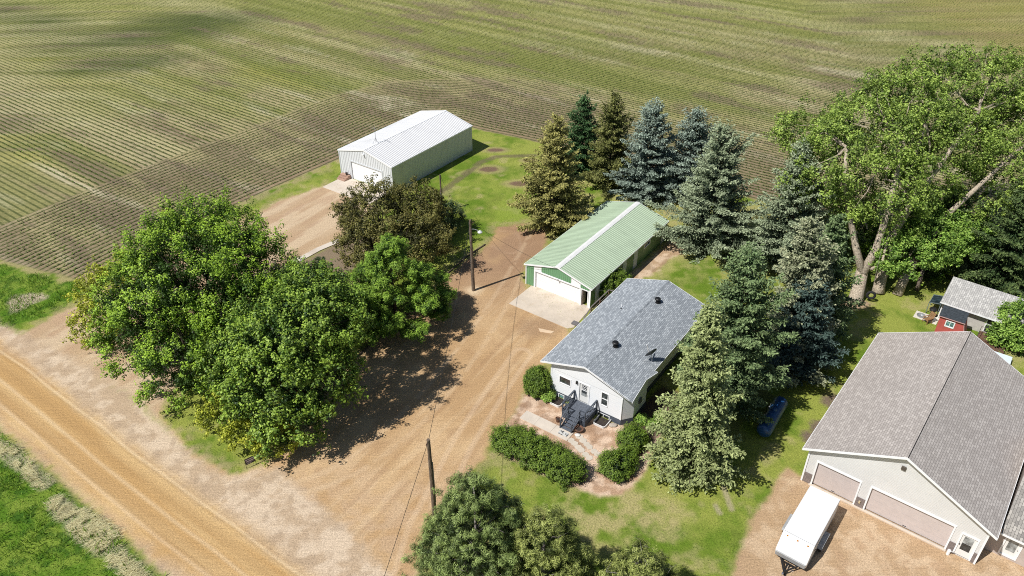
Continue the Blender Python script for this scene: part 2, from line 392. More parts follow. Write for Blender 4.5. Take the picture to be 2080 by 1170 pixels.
# ---- tall verge grass beside the road
v = blend((0.095, 0.195, 0.016), (0.20, 0.285, 0.04), sstep(.35, .65, n_sm)); v = lay(v, (0.035, 0.10, 0.012), sstep(.52, .7, n_fine) * .7)
wv = sstep(-.2, .35, sd_verge); col = col * (1 - wv[..., None]) + v * wv[..., None]
col = lay(col, (0.55, 0.45, 0.33), sstep(-.2, .6, sd_bare))
hay = np.minimum(pdist(GX, GY, PX((-60, 880), (20, 920), (60, 955), (92, 985))), pdist(GX, GY, PX((110, 1018), (150, 1060), (190, 1095), (235, 1130), (290, 1180))))
col = lay(col, (0.40, 0.36, 0.24), sstep(.9, .3, hay + wob * .5) * .8)

# ---- bare driveways
ca, sa = cos(radians(58)), sin(radians(58))
U = GX * ca + GY * sa; V = -GX * sa + GY * ca
def fbmA(x, y, s, seed, o):      # streaks: stays on its own axes
    r = 0; a = .5; t = 0
    for i in range(o): r = r + a * vnoise(x * s + i * 5.3, y * s, seed + i * 17); t += a; a *= .55; s *= 2.03
    return r / t
stre = fbmA(U * .16, V, 0.75, 61, 3); stre2 = fbmA(U * .1, V, 1.8, 67, 2)
dv = blend((0.45, 0.29, 0.15), (0.555, 0.385, 0.215), sstep(.35, .65, n_mid * .5 + stre * .5))
dv = lay(dv, (0.36, 0.22, 0.115), sstep(.5, .72, stre * .5 + n_sm * .5) * .5)
dv = lay(dv, (0.62, 0.46, 0.285), sstep(.56, .75, stre2) * .3)
dv = lay(dv, (0.30, 0.185, 0.115), sstep(58, 72, GY) * sstep(.25, .55, n_mid) * .85)               # darker towards the shed
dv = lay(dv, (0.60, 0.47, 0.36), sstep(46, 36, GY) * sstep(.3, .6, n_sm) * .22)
dv = lay(dv, (0.60, 0.46, 0.30), sstep(1.4, .2, np.hypot(GX - at(962, 590)[0], GY - at(962, 590)[1]) + wobs))
dv = lay(dv, (0.34, 0.22, 0.13), sstep(2.6, .6, np.hypot((GX - at(1098, 665)[0]) / 1.3, GY - at(1098, 665)[1]) + wobs * 1.4) * .75)
for pts_, off_, w_, cc_, k_ in (((( 560, 1170), (700, 1040), (850, 880), (960, 760), (1060, 650), (1110, 590)), 0, .16, (.33, .20, .11), .5), (((640, 1170), (760, 1060), (900, 900), (1010, 780), (1080, 690)), 0, .16, (.33, .20, .11), .45),
        (((480, 1000), (600, 985), (720, 930), (860, 800), (980, 640), (1030, 560), (1080, 470)), 0, .2, (.62, .47, .31), .5), (((530, 1010), (640, 1000), (770, 940), (905, 815), (1010, 660), (1060, 560)), 0, .2, (.62, .47, .31), .5),
        (((1000, 500), (1040, 520), (1060, 500), (1050, 470), (1015, 470)), 0, .14, (.42, .29, .19), .6), (((880, 1040), (930, 960), (985, 890), (1040, 800)), 0, .2, (.36, .23, .13), .5), (((850, 1090), (905, 990), (960, 905), (1020, 800)), 0, .2, (.36, .23, .13), .5)):
    dv = lay(dv, cc_, sstep(w_ * 1.8, w_ * .5, pdist(GX, GY, chaikin(PX(*pts_), 2)) + wobs * .25) * k_ * .6 * sstep(.3, .5, n_sm + .08))
ruts = pdist(GX, GY, PX((820, 1180), (850, 1080), (940, 900), (1010, 790), (1060, 720)))
dv = lay(dv, (0.66, 0.50, 0.34), sstep(.35, .1, np.abs(ruts - .8)) * .35)
sd_d = np.maximum(sd_drive, sd_drive2); wd = sstep(-.35, .45, sd_d)
d2 = blend((0.46, 0.325, 0.20), (0.55, 0.42, 0.28), sstep(.35, .65, stre)); d2 = lay(d2, (0.42, 0.28, 0.18), sstep(.5, .72, n_sm * .4 + stre2 * .6) * .6)
d2 = lay(d2, (0.43, 0.29, 0.19), sstep(0, 1.5, sdist(GX, GY, P_DARKYARD) + wob) * .0)
k2 = sstep(-.5, .5, sd_drive2 - sd_drive); dv = dv * (1 - k2[..., None]) + d2 * k2[..., None]
edge_straw = sstep(-1.6, -.2, sd_d) * (1 - wd); col = lay(col, (0.40, 0.32, 0.17), edge_straw * .6 * sstep(.3, .6, n_fine))
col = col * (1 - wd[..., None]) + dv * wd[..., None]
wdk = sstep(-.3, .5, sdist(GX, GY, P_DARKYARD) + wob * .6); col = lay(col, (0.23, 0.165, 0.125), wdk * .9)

# ---- road: pale loose shoulders, orange-tan packed lanes with wheel lines
wsh = sstep(-.5, .7, sd_should + (n_fine - .5) * .8); shc = blend((0.47, 0.35, 0.235), (0.60, 0.475, 0.345), sstep(.35, .65, n_sm)); shc = lay(shc, (0.38, 0.28, 0.19), sstep(.55, .72, n_fine) * .5)
col = col * (1 - wsh[..., None]) + shc * wsh[..., None]
ra = radians(-36); RU = GX * cos(ra) + GY * sin(ra); RV = -GX * sin(ra) + GY * cos(ra)
rv0 = -at(300, 960)[0] * sin(ra) + at(300, 960)[1] * cos(ra); q = RV - rv0 + (fbm(RU, RV, .12, 71, 2) - .5) * .5
rstre = fbmA(RU * .08, RV, 1.3, 81, 3)
rc = blend((0.49, 0.305, 0.13), (0.58, 0.395, 0.19), sstep(.34, .66, rstre))
for c0, w0, cc, k in ((-.55, .5, (0.40, 0.245, 0.105), .6), (1.75, .55, (0.42, 0.26, 0.12), .45), (-2.3, .45, (0.42, 0.27, 0.13), .45), (.62, .10, (0.70, 0.53, 0.32), .8), (.42, .07, (.34, .21, .09), .6), (.86, .07, (.36, .22, .10), .6), (2.6, .12, (0.62, 0.46, 0.28), .4), (-1.5, .14, (0.66, 0.50, 0.31), .6), (-2.75, .08, (0.34, 0.22, 0.11), .6), (-3.0, .12, (0.66, 0.50, 0.33), .5), (1.25, .08, (0.35, 0.21, 0.09), .5)):
    rc = lay(rc, cc, np.exp(-((q - c0) / w0) ** 2) * k)
wr = sstep(-1.0, 1.0, sd_road + (n_sm - .5) * 1.2); col = col * (1 - wr[..., None]) + rc * wr[..., None]

# ---- driveway of the big garage, mulch beds, strip beside the green shed
rd = blend((0.43, 0.295, 0.175), (0.53, 0.39, 0.255), sstep(.35, .65, n_sm)); rd = lay(rd, (0.42, 0.28, 0.17), sstep(.5, .68, n_fine * .5 + n_mid * .5) * .7)
wrd = sstep(-.35, .35, sd_rd); col = col * (1 - wrd[..., None]) + rd * wrd[..., None]
mu = blend((0.44, 0.29, 0.19), (0.62, 0.46, 0.34), sstep(.35, .65, n_fine)); mu = lay(mu, (0.26, 0.16, 0.10), sstep(.55, .72, n_sm) * .6)
wm = np.maximum(sstep(-.25, .25, sd_mulch), sstep(-.3, .3, sd_gs) * .9); col = col * (1 - wm[..., None]) + mu * wm[..., None]
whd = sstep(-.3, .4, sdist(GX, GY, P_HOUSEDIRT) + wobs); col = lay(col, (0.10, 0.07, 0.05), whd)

# ---- field soil: dark headland, straw-littered rows beyond
soil = blend((0.205, 0.155, 0.095), (0.30, 0.245, 0.15), sstep(.35, .65, n_mid * .5 + n_sm * .5))
strw = blend((0.34, 0.29, 0.15), (0.43, 0.37, 0.20), sstep(.3, .7, n_sm))
across = fbmA(GX * E1[0] + GY * E1[1], (GX * E2[0] + GY * E2[1]) * 6, .05, 91, 4)
fs = lay(soil, (0.37, 0.315, 0.165), np.clip(sstep(.3, .6, across) * .9, 0, 1) * (1 - HEADM * .15))
fs = lay(fs, (0.50, 0.44, 0.31), sstep(.60, .72, fbmA((GX * E1[0] + GY * E1[1]) * .12, GX * E2[0] + GY * E2[1], .5, 95, 3)) * .75)
fs = lay(fs, (0.20, 0.15, 0.095), sstep(HEAD_W + 2, HEAD_W - 7, d_edge) * .74 * sstep(.22, .55, n_mid))
greeny = sstep(.40, .62, n_big) * (1 - HEADM * .5); fs = lay(fs, (0.25, 0.265, 0.065), greeny * .55 * sstep(85, 125, GY))
fs = lay(fs, (0.285, 0.285, 0.085), sstep(115, 175, GY) * .75)
def blob(px_, py_, rx, ry, rot=-36):
    c_ = at(px_, py_); dx, dy = GX - c_[0], GY - c_[1]; a_ = radians(rot)
    return np.hypot((dx * cos(a_) + dy * sin(a_)) / rx, (-dx * sin(a_) + dy * cos(a_)) / ry)
dark = np.maximum.reduce([sstep(1.25, .3, blob(300, 70, 26, 12, 30)), sstep(1.2, .3, blob(40, 35, 34, 8)), sstep(1.2, .3, blob(235, 130, 16, 7, 20)), sstep(1.2, .3, blob(410, 40, 20, 10, 10))])  # cloud-shadow smudges, painted dark into the field colour
yel = np.maximum.reduce([sstep(1.2, .2, blob(310, 60, 9, 5, 0)), sstep(1.2, .2, blob(100, 130, 22, 8)), sstep(1.2, .2, blob(20, 300, 14, 4)), sstep(1.2, .2, blob(560, 150, 14, 5))])
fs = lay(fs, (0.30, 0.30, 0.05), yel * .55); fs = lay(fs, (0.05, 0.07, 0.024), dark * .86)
PASS = np.abs(((GX * E2[0] + GY * E2[1]) / (ROW * 6)) % 1 - .5); farw = sstep(95, 150, GY) * (1 - HEADM)
fs = lay(fs, (0.10, 0.115, 0.035), sstep(.22, .02, PASS) * farw * .55 * sstep(.25, .55, across))
fs = lay(fs, (0.46, 0.42, 0.24), sstep(.30, .48, PASS) * farw * .35 * sstep(.4, .7, n_sm * .4 + across * .6))
strip = fbmA((GX * E1[0] + GY * E1[1]) * .045, (GX * E2[0] + GY * E2[1]), .22, 151, 4)
fs = lay(fs, (0.15, 0.175, 0.035), sstep(.52, .68, strip) * .55 * (1 - HEADM)); fs = lay(fs, (0.44, 0.40, 0.22), sstep(.47, .33, strip) * .40 * (1 - HEADM))
fs = lay(fs, (0.27, 0.19, 0.125), sstep(4.0, .4, d_edge + (n_sm - .5) * 5) * .6)
fs = lay(fs, (0.19, 0.135, 0.10), sstep(.56, .70, fbmA((GX * E1[0] + GY * E1[1]) * .2, GX * E2[0] + GY * E2[1], .35, 131, 4)) * .65)
fs = lay(fs, (0.29, 0.24, 0.08), FARM * .5)
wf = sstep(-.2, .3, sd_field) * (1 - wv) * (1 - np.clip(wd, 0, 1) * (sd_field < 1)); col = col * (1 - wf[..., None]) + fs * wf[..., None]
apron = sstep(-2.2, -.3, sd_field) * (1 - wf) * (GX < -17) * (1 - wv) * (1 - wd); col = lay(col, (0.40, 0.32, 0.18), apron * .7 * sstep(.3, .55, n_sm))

# ---- class of every cell, so that each surface is its own object
cls = np.zeros(GX.shape, int)
for k, w in ((1, wf), (2, np.maximum(wd, wdk)), (3, wsh), (4, wr), (5, wrd), (6, wm), (7, wv * (1 - wsh))):
    cls[w > .5] = k
NAMES = ['lawn', 'crop_field', 'dirt_driveway', 'road_shoulder', 'gravel_road', 'gravel_driveway', 'mulch_ground', 'verge_ground']
wgrass = np.clip(1 - wf - wd - wsh - wr - wrd - wm - wdk - whd, 0, 1)

m, nt, n, l, b = newmat('ground surface')
def attr(name, out='Fac'):
    a = n.new('ShaderNodeAttribute'); a.attribute_name = name; return a.outputs[out]
tc = n.new('ShaderNodeTexCoord').outputs['Object']
base = attr('col', 'Color'); aw = attr('weights', 'Vector'); sx = n.new('ShaderNodeSeparateXYZ'); l.new(aw, sx.inputs[0])
w_grass, w_field, w_dirt = sx.outputs[0], sx.outputs[1], sx.outputs[2]
rw = attr('rows', 'Vector'); sr = n.new('ShaderNodeSeparateXYZ'); l.new(rw, sr.inputs[0])
n1 = noise(nt, tc, 1.6, 6, 0.68); n2 = noise(nt, tc, 7.0, 5, 0.7); n3 = noise(nt, tc, 22.0, 3, 0.7)
def mp(rot, sc):
    x = n.new('ShaderNodeMapping'); x.vector_type = 'TEXTURE' if False else 'POINT'
    x.inputs['Rotation'].default_value = (0, 0, radians(rot)); x.inputs['Scale'].default_value = sc; l.new(tc, x.inputs[0]); return x.outputs[0]
sdir = noise(nt, mp(-58, (0.35, 5, 1)), 1.0, 5, 0.62); srow = noise(nt, mp(36, (1.2, 3.2, 1)), 1.0, 4, 0.65); sroad = noise(nt, mp(36, (0.3, 7, 1)), 1.0, 4, 0.6)
# grass: mottled blades
g1 = math_n(nt, 'MULTIPLY_ADD', n2, 1.5, 0.22); g2 = math_n(nt, 'MULTIPLY_ADD', n3, 1.6, 0.2); gm = math_n(nt, 'MULTIPLY', g1, g2)
# bare ground: drag streaks, pebbles
d1 = math_n(nt, 'MULTIPLY_ADD', sdir, 0.30, 0.85); d2_ = math_n(nt, 'MULTIPLY_ADD', n3, 1.5, 0.25); dm = math_n(nt, 'MULTIPLY', d1, d2_)
dm = math_n(nt, 'MULTIPLY', dm, math_n(nt, 'MULTIPLY_ADD', noise(nt, tc, 8.5, 2, 0.8), 1.5, 0.25))
# field: strips of residue along the rows
f1 = math_n(nt, 'MULTIPLY_ADD', srow, 1.3, 0.35); f2_ = math_n(nt, 'MULTIPLY', math_n(nt, 'MULTIPLY_ADD', n2, 1.3, 0.38), math_n(nt, 'MULTIPLY_ADD', n3, 0.9, 0.55)); fm = math_n(nt, 'MULTIPLY', f1, f2_)
fac = math_n(nt, 'ADD', math_n(nt, 'ADD', math_n(nt, 'MULTIPLY', gm, w_grass), math_n(nt, 'MULTIPLY', fm, w_field)), math_n(nt, 'MULTIPLY', dm, w_dirt))
fac = math_n(nt, 'MAXIMUM', fac, 0.25)
c = mix(nt, base, base, 0.0)
vm = n.new('ShaderNodeVectorMath'); vm.operation = 'SCALE'; l.new(base, vm.inputs[0]); l.new(fac, vm.inputs['Scale']); c = vm.outputs[0]
# litter on bare ground: dark flecks
fl = math_n(nt, 'MULTIPLY', ramp_f(nt, noise(nt, tc, 13.0, 3, 0.75), 0.62, 0.72), math_n(nt, 'MULTIPLY', w_dirt, 0.55))
c = mix(nt, c, (0.16, 0.10, 0.055), fl)
# pale residue scattered over the field soil
rs_ = math_n(nt, 'MULTIPLY', ramp_f(nt, noise(nt, mp(36, (3.0, 8.0, 1)), 1.3, 3, 0.7), 0.58, 0.70), math_n(nt, 'MULTIPLY', w_field, math_n(nt, 'MULTIPLY_ADD', ramp_f(nt, noise(nt, mp(36, (.05, .35, 1)), 1.0, 4), 0.35, 0.65), 0.6, 0.25)))
c = mix(nt, c, (0.60, 0.54, 0.39), rs_)
# crop rows as they show in the soil
def rowline(s):
    f = math_n(nt, 'FRACT', s); return ramp_f(nt, math_n(nt, 'ABSOLUTE', math_n(nt, 'SUBTRACT', f, 0.5)), 0.25, 0.10)
ra_ = rowline(sr.outputs[0]); rb_ = rowline(sr.outputs[1]); rl = math_n(nt, 'ADD', math_n(nt, 'MULTIPLY', ra_, math_n(nt, 'SUBTRACT', 1.0, sr.outputs[2])), math_n(nt, 'MULTIPLY', rb_, sr.outputs[2]))
syz = n.new('ShaderNodeSeparateXYZ'); l.new(tc, syz.inputs[0]); nearf = ramp_f(nt, syz.outputs[1], 165.0, 105.0)
rl = math_n(nt, 'MULTIPLY', rl, math_n(nt, 'MULTIPLY_ADD', nearf, 0.75, 0.25))
rl = math_n(nt, 'MULTIPLY', math_n(nt, 'MULTIPLY', rl, w_field), math_n(nt, 'MULTIPLY_ADD', ramp_f(nt, n1, 0.3, 0.55), 0.5, 0.36))
c = mix(nt, c, (0.068, 0.085, 0.026), rl)
l.new(c, b.inputs['Base Color']); b.inputs['Roughness'].default_value = 0.95; b.inputs['Specular IOR Level'].default_value = 0.12
hh = math_n(nt, 'ADD', math_n(nt, 'MULTIPLY', n2, math_n(nt, 'MULTIPLY_ADD', w_grass, 0.10, 0.03)), math_n(nt, 'MULTIPLY', sdir, math_n(nt, 'MULTIPLY', w_dirt, 0.07)))
hh = math_n(nt, 'ADD', hh, math_n(nt, 'MULTIPLY', n3, 0.025))
bump(nt, b, hh, 0.8, 1.0)
GROUND = m

def make_ground():
    idx = np.arange(NX * NY).reshape(NY, NX)
    ctr = cls[:-1, :-1]
    rows3 = np.stack([np.where(FARM > .5, rowC, rowA), rowB, HEADM * (1 - FARM)], -1).reshape(-1, 3)
    wts = np.stack([np.clip(wgrass + wv, 0, 1), wf, np.clip(1 - np.clip(wgrass + wv, 0, 1) - wf, 0, 1)], -1).reshape(-1, 3)
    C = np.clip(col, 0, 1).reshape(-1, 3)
    for k, nm in enumerate(NAMES):
        j, i = np.nonzero(ctr == k)
        if not len(j): continue
        q = np.stack([idx[j, i], idx[j, i+1], idx[j+1, i+1], idx[j+1, i]], 1)
        u, inv = np.unique(q, return_inverse=True); q = inv.reshape(-1, 4)
        me = bpy.data.meshes.new(nm); nv, nf = len(u), len(q)
        me.vertices.add(nv); vv = np.zeros((nv, 3), np.float32); vv[:, 0] = GX.reshape(-1)[u]; vv[:, 1] = GY.reshape(-1)[u]
        me.vertices.foreach_set('co', vv.reshape(-1))
        me.loops.add(nf * 4); me.loops.foreach_set('vertex_index', q.reshape(-1).astype(np.int32))
        me.polygons.add(nf); me.polygons.foreach_set('loop_start', np.arange(0, nf * 4, 4, dtype=np.int32))
        me.update(calc_edges=True)
        a = me.attributes.new('col', 'FLOAT_COLOR', 'POINT'); a.data.foreach_set('color', np.concatenate([C[u], np.ones((nv, 1))], 1).astype(np.float32).reshape(-1))
        a = me.attributes.new('weights', 'FLOAT_VECTOR', 'POINT'); a.data.foreach_set('vector', wts[u].astype(np.float32).reshape(-1))
        a = me.attributes.new('rows', 'FLOAT_VECTOR', 'POINT'); a.data.foreach_set('vector', rows3[u].astype(np.float32).reshape(-1))
        me.materials.append(GROUND); o = bpy.data.objects.new(nm, me); COL.objects.link(o); o['kind'] = 'structure'
make_ground()

# ------------------------------------------------------------------ many small cards as one mesh
def cards(name, c, u, v, mat, tint=None, tip=None, parent=None):
    """one four-cornered leaf per row: centre c, half length u, half width v"""
    N = len(c); P = np.stack([c - u, c + v, c + u, c - v], 1).astype(np.float32).reshape(-1)
    me = bpy.data.meshes.new(name); me.vertices.add(N * 4); me.vertices.foreach_set('co', P)
    me.loops.add(N * 4); me.loops.foreach_set('vertex_index', np.arange(N * 4, dtype=np.int32))
    me.polygons.add(N); me.polygons.foreach_set('loop_start', np.arange(0, N * 4, 4, dtype=np.int32)); me.update(calc_edges=True)
    for nm, dat in (('tint', tint), ('tip', tip)):
        if dat is not None:
            a = me.attributes.new(nm, 'FLOAT', 'FACE'); a.data.foreach_set('value', np.asarray(dat, np.float32))
    me.materials.append(mat); o = bpy.data.objects.new(name, me); COL.objects.link(o)
    if parent: o.parent = parent
    return o
def unit(a): return a / (np.linalg.norm(a, axis=-1, keepdims=True) + 1e-9)
def perp(d, rng):
    r = rng.normal(size=d.shape); return unit(np.cross(d, r))

# ------------------------------------------------------------------ crop plants standing in the rows
def crop():
    rng = np.random.default_rng(5); pts = []
    # visible part of the field only
    def vis(x, y):
        D = y * cos(PITCH) + H * sin(PITCH); px_ = 1040 + F * x / D; py_ = 585 - F * (y * sin(PITCH) - H * cos(PITCH)) / D
        return (px_ > -60) & (px_ < 2140) & (py_ > -30) & (py_ < 600)
    t = np.arange(-240, 200, .30); r = np.arange(40, 260, 1.0)
    T, R = np.meshgrid(t, np.arange(int(40 / ROW), int(215 / ROW)))
    T = T + rng.uniform(-.15, .15, T.shape); R0 = (R + .5) * ROW + rng.normal(0, .035, T.shape)
    X = T * E1[0] + R0 * E2[0]; Y = T * E1[1] + R0 * E2[1]; k = vis(X, Y); X, Y = X[k], Y[k]
    k = (sdist(X, Y, FIELD_POLY) > .3); X, Y = X[k], Y[k]
    k = (pdist(X, Y, EDGE_S) > HEAD_W + .2) & (((X - 89.5) * cos(radians(8)) + (Y - 160) * sin(radians(8))) < .2); A = np.stack([X[k], Y[k]], 1)
    seg = np.diff(EDGE_S, axis=0); L = np.concatenate([[0], np.cumsum(np.linalg.norm(seg, axis=1))])
    out = []
    nrm = np.stack([-seg[:, 1], seg[:, 0]], 1) / np.linalg.norm(seg, axis=1)[:, None]; vn = np.concatenate([nrm[:1], unit(nrm[1:] + nrm[:-1]), nrm[-1:]])
    for i in range(1, int(HEAD_W / ROW)):
        d = (i + .5) * ROW; cur = EDGE_S + vn * d
        l2 = np.concatenate([[0], np.cumsum(np.linalg.norm(np.diff(cur, axis=0), axis=1))]); s = np.arange(0, l2[-1], .24); s = s + rng.uniform(-.09, .09, len(s))
        out.append(np.stack([np.interp(s, l2, cur[:, 0]), np.interp(s, l2, cur[:, 1])], 1) + rng.normal(0, .03, (len(s), 2)))
    B = np.concatenate(out); k = vis(B[:, 0], B[:, 1]) & (sdist(B[:, 0], B[:, 1], FIELD_POLY) > .5) & (np.abs(pdist(B[:, 0], B[:, 1], EDGE_S) % ROW - ROW / 2) < .16); B = B[k]
    ss = np.arange(0, 60, .36); Cc = []
    for i in range(0, 50):
        off = (i + .5) * ROW; sx_ = np.arange(-60, 60, .4)
        Cc.append(np.stack([89.5 + off * cos(radians(8)) - sx_ * sin(radians(8)), 160 + off * sin(radians(8)) + sx_ * cos(radians(8))], 1))
    Cc = np.concatenate(Cc); Cc = Cc[vis(Cc[:, 0], Cc[:, 1])]
    Q = np.concatenate([A, B, Cc])
    gn = fbm(Q[:, 0], Q[:, 1], .25, 7, 3); Q = Q[rng.uniform(size=len(Q)) < np.clip(.62 + (gn - .3) * 1.6, .55, 1)]
    big = fbm(Q[:, 0], Q[:, 1], .06, 19, 3)
    N = len(Q); cc = []; uu = []; vv = []; tt = []; tp = []
    de = pdist(Q[:, 0], Q[:, 1], EDGE_S) < HEAD_W
    e_ = EDGE_S; near = np.zeros(N); tang = np.diff(e_, axis=0); ta = np.arctan2(tang[:, 1], tang[:, 0]); md = (e_[1:] + e_[:-1]) / 2
    rowang = np.full(N, radians(-36)); ih = np.nonzero(de)[0]
    for a0 in range(0, len(ih), 20000):
        ii = ih[a0:a0+20000]; rowang[ii] = ta[np.argmin((Q[ii, 0][:, None] - md[None, :, 0])**2 + (Q[ii, 1][:, None] - md[None, :, 1])**2, axis=1)]
    rowang[((Q[:, 0] - 89.5) * cos(radians(8)) + (Q[:, 1] - 160) * sin(radians(8))) > .2] = radians(98)
    for k in range(2):
        ang = rowang + rng.normal(0, .32, N) + (rng.uniform(size=N) < .5) * pi; s = rng.uniform(.10, .19, N) * (.75 + .6 * big)
        tilt = rng.uniform(.0, .4, N); d = np.stack([np.cos(ang) * np.cos(tilt), np.sin(ang) * np.cos(tilt), np.sin(tilt)], 1)
        w = np.stack([-np.sin(ang), np.cos(ang), np.zeros(N)], 1)
        z = rng.uniform(.05, .15, N); c0 = np.stack([Q[:, 0], Q[:, 1], z], 1) + d * s[:, None] * .8
        cc.append(c0); uu.append(d * s[:, None]); vv.append(w * rng.uniform(.035, .065, N)[:, None]); tt.append(np.clip(rng.uniform(0, 1, N) * .6 + big * .6 - .1, 0, 1)); tp.append(np.clip((Q[:, 1] - 95) / 110, 0, 1) * rng.uniform(0.2, 1, N))
    mt = leafmat('crop leaves', (0.032, 0.06, 0.010), (0.085, 0.135, 0.020), (0.165, 0.19, 0.042), .2, .2)
    o = cards('crop_rows', np.concatenate(cc), np.concatenate(uu), np.concatenate(vv), mt, np.concatenate(tt), np.concatenate(tp)); o['kind'] = 'stuff'
    print('crop', N)
crop()

# ------------------------------------------------------------------ grass blades on the lawns and the roadside verge
def blades(name, pts, h, w, mat, rng, lean=.5, tipv=None):
    N = len(pts); a = rng.uniform(0, 2 * pi, N); le = rng.uniform(.1, lean, N); hh = h * rng.uniform(.5, 1.2, N)
    d = np.stack([np.cos(a) * np.sin(le), np.sin(a) * np.sin(le), np.cos(le)], 1); s = np.stack([-np.sin(a), np.cos(a), np.zeros(N)], 1)
    c = np.concatenate([pts, np.zeros((N, 1))], 1) + d * (hh * .48)[:, None]
    o = cards(name, c, d * (hh * .5)[:, None], s * (w * rng.uniform(.6, 1.3, N))[:, None], mat, rng.uniform(0, 1, N), tipv if tipv is not None else rng.uniform(0, .6, N)); o['kind'] = 'stuff'; return o
# ================================================================== BUILDINGS
def gable_z(s, W, he, hr, o): return hr - (hr - he) / (W / 2 + o) * abs(s - W / 2)

def wall_strip(mb, p, d, L, topf, openings, z0=0.0, brk=()):
    """vertical wall from point p along unit d, length L; topf(s) height; openings (s0, s1, z0, z1)"""
    xs_ = sorted(set([0, L] + list(brk) + [v for o in openings for v in o[:2]]))
    for a, b_ in zip(xs_[:-1], xs_[1:]):
        if b_ - a < 1e-6: continue
        cuts = sorted([(o[2], o[3]) for o in openings if o[0] <= a + 1e-6 and o[1] >= b_ - 1e-6]); z = z0
        for c0, c1 in cuts + [(None, None)]:
            P = lambda s, zz: (p[0] + d[0] * s, p[1] + d[1] * s, zz)
            if c0 is None: mb.face([P(a, z), P(b_, z), P(b_, topf(b_)), P(a, topf(a))])
            elif c0 > z + 1e-6: mb.face([P(a, z), P(b_, z), P(b_, c0), P(a, c0)])
            if c1 is not None: z = c1

def roof_gable(root, mat_r, mat_t, W, L, o, g, he, hr, th=0.06, fas=0.17, ridge=None, ribs=None, right_poly=None, soffit=None):
    zf = lambda s: gable_z(s, W, he, hr, o)
    mb = MB()
    mb.slab([(-o, -g, he), (W/2, -g, hr), (W/2, L+g, hr), (-o, L+g, he)], th)
    if right_poly is None: right_poly = [(W/2, -g), (W+o, -g), (W+o, L+g), (W/2, L+g)]
    mb.slab([(s, t, zf(s)) for s, t in right_poly], th)
    if ribs:
        sl = (hr - he) / (W/2 + o); t = -g + ribs * .5
        while t < L + g - .05:
            for sgn in (-1, 1):
                e = -o if sgn < 0 else W + o
                x0, x1 = (e, W/2 - .06) if sgn < 0 else (W/2 + .06, e)
                a = [(x0, zf(x0)), (x1, zf(x1))]; n = len(mb.v)
                for (x, z) in a: mb.v += [(x, t - .045, z + .002), (x, t - .018, z + .034), (x, t + .018, z + .034), (x, t + .045, z + .002)]
                mb.f += [(n+i, n+i+1, n+5+i, n+4+i) for i in range(3)]
            t += ribs
    r = mb.build('roof', mat_r, root)
    f = MB(); e = .012
    for t0, t1 in ((-g - .035, -g - .003), (L + g + .003, L + g + .035)):
        for s0, s1 in ((-o, W/2), (W/2, W+o)):
            f.prism([(s0, zf(s0) + e), (s1, zf(s1) + e), (s1, zf(s1) - fas), (s0, zf(s0) - fas)], t0, t1, lambda p, h: (p[0], h, p[1]))
    f.box(-o - .035, -o - .003, -g - .035, L + g + .035, he - fas, he - .004)
    pts = right_poly[1:-1]
    for (s0, t0), (s1, t1) in zip(pts[:-1], pts[1:]):
        z0, z1 = zf(s0), zf(s1); dx, dy = s1 - s0, t1 - t0; k = hypot(dx, dy); nx, ny = dy / k, -dx / k
        q = [(s0 + nx * .003, t0 + ny * .003), (s0 + nx * .035, t0 + ny * .035), (s1 + nx * .035, t1 + ny * .035), (s1 + nx * .003, t1 + ny * .003)]
        zz = [z0, z0, z1, z1]; n0 = len(f.v)
        f.v += [(a[0], a[1], z - .004) for a, z in zip(q, zz)] + [(a[0], a[1], z - fas) for a, z in zip(q, zz)]
        f.f += [(n0, n0+1, n0+2, n0+3), (n0+7, n0+6, n0+5, n0+4)] + [(n0+i, n0+4+i, n0+4+(i+1) % 4, n0+(i+1) % 4) for i in range(4)]
    f.build('fascia', mat_t, root)
    if soffit:
        s_ = MB()
        for (a0, a1) in ((-o + .01, W/2), (W/2, W + o - .01)):
            s_.slab([(a0, -g + .01, zf(a0) - th - .006), (a1, -g + .01, zf(a1) - th - .006), (a1, L + g - .01, zf(a1) - th - .006), (a0, L + g - .01, zf(a0) - th - .006)], .05)
        s_.build('soffit', soffit, root)
    if ridge:
        rb = MB(); w, mt = ridge
        rb.prism([(W/2 - w, zf(W/2 - w) + .045), (W/2, hr + .05), (W/2 + w, zf(W/2 + w) + .045), (W/2 + w, zf(W/2 + w) + .004), (W/2, hr + .006), (W/2 - w, zf(W/2 - w) + .004)], -g - .04, L + g + .04, lambda p, h: (p[0], h, p[1]))
        rb.build('ridge_cap', mt, root)
    return r

def frame_box(mb, s0, s1, z0, z1, w, t0, t1, axis='front', at_=0.0, bottom=True):
    """trim round an opening; t is depth out of the wall"""
    def bx(a0, a1, b0, b1):
        if axis == 'front': mb.box(a0, a1, t0, t1, b0, b1)
        else: mb.box(at_ + t0, at_ + t1, a0, a1, b0, b1)
    bx(s0 - w, s0, z0 - (w if bottom else 0), z1 + w); bx(s1, s1 + w, z0 - (w if bottom else 0), z1 + w); bx(s0, s1, z1, z1 + w)
    if bottom: bx(s0, s1, z0 - w, z0)

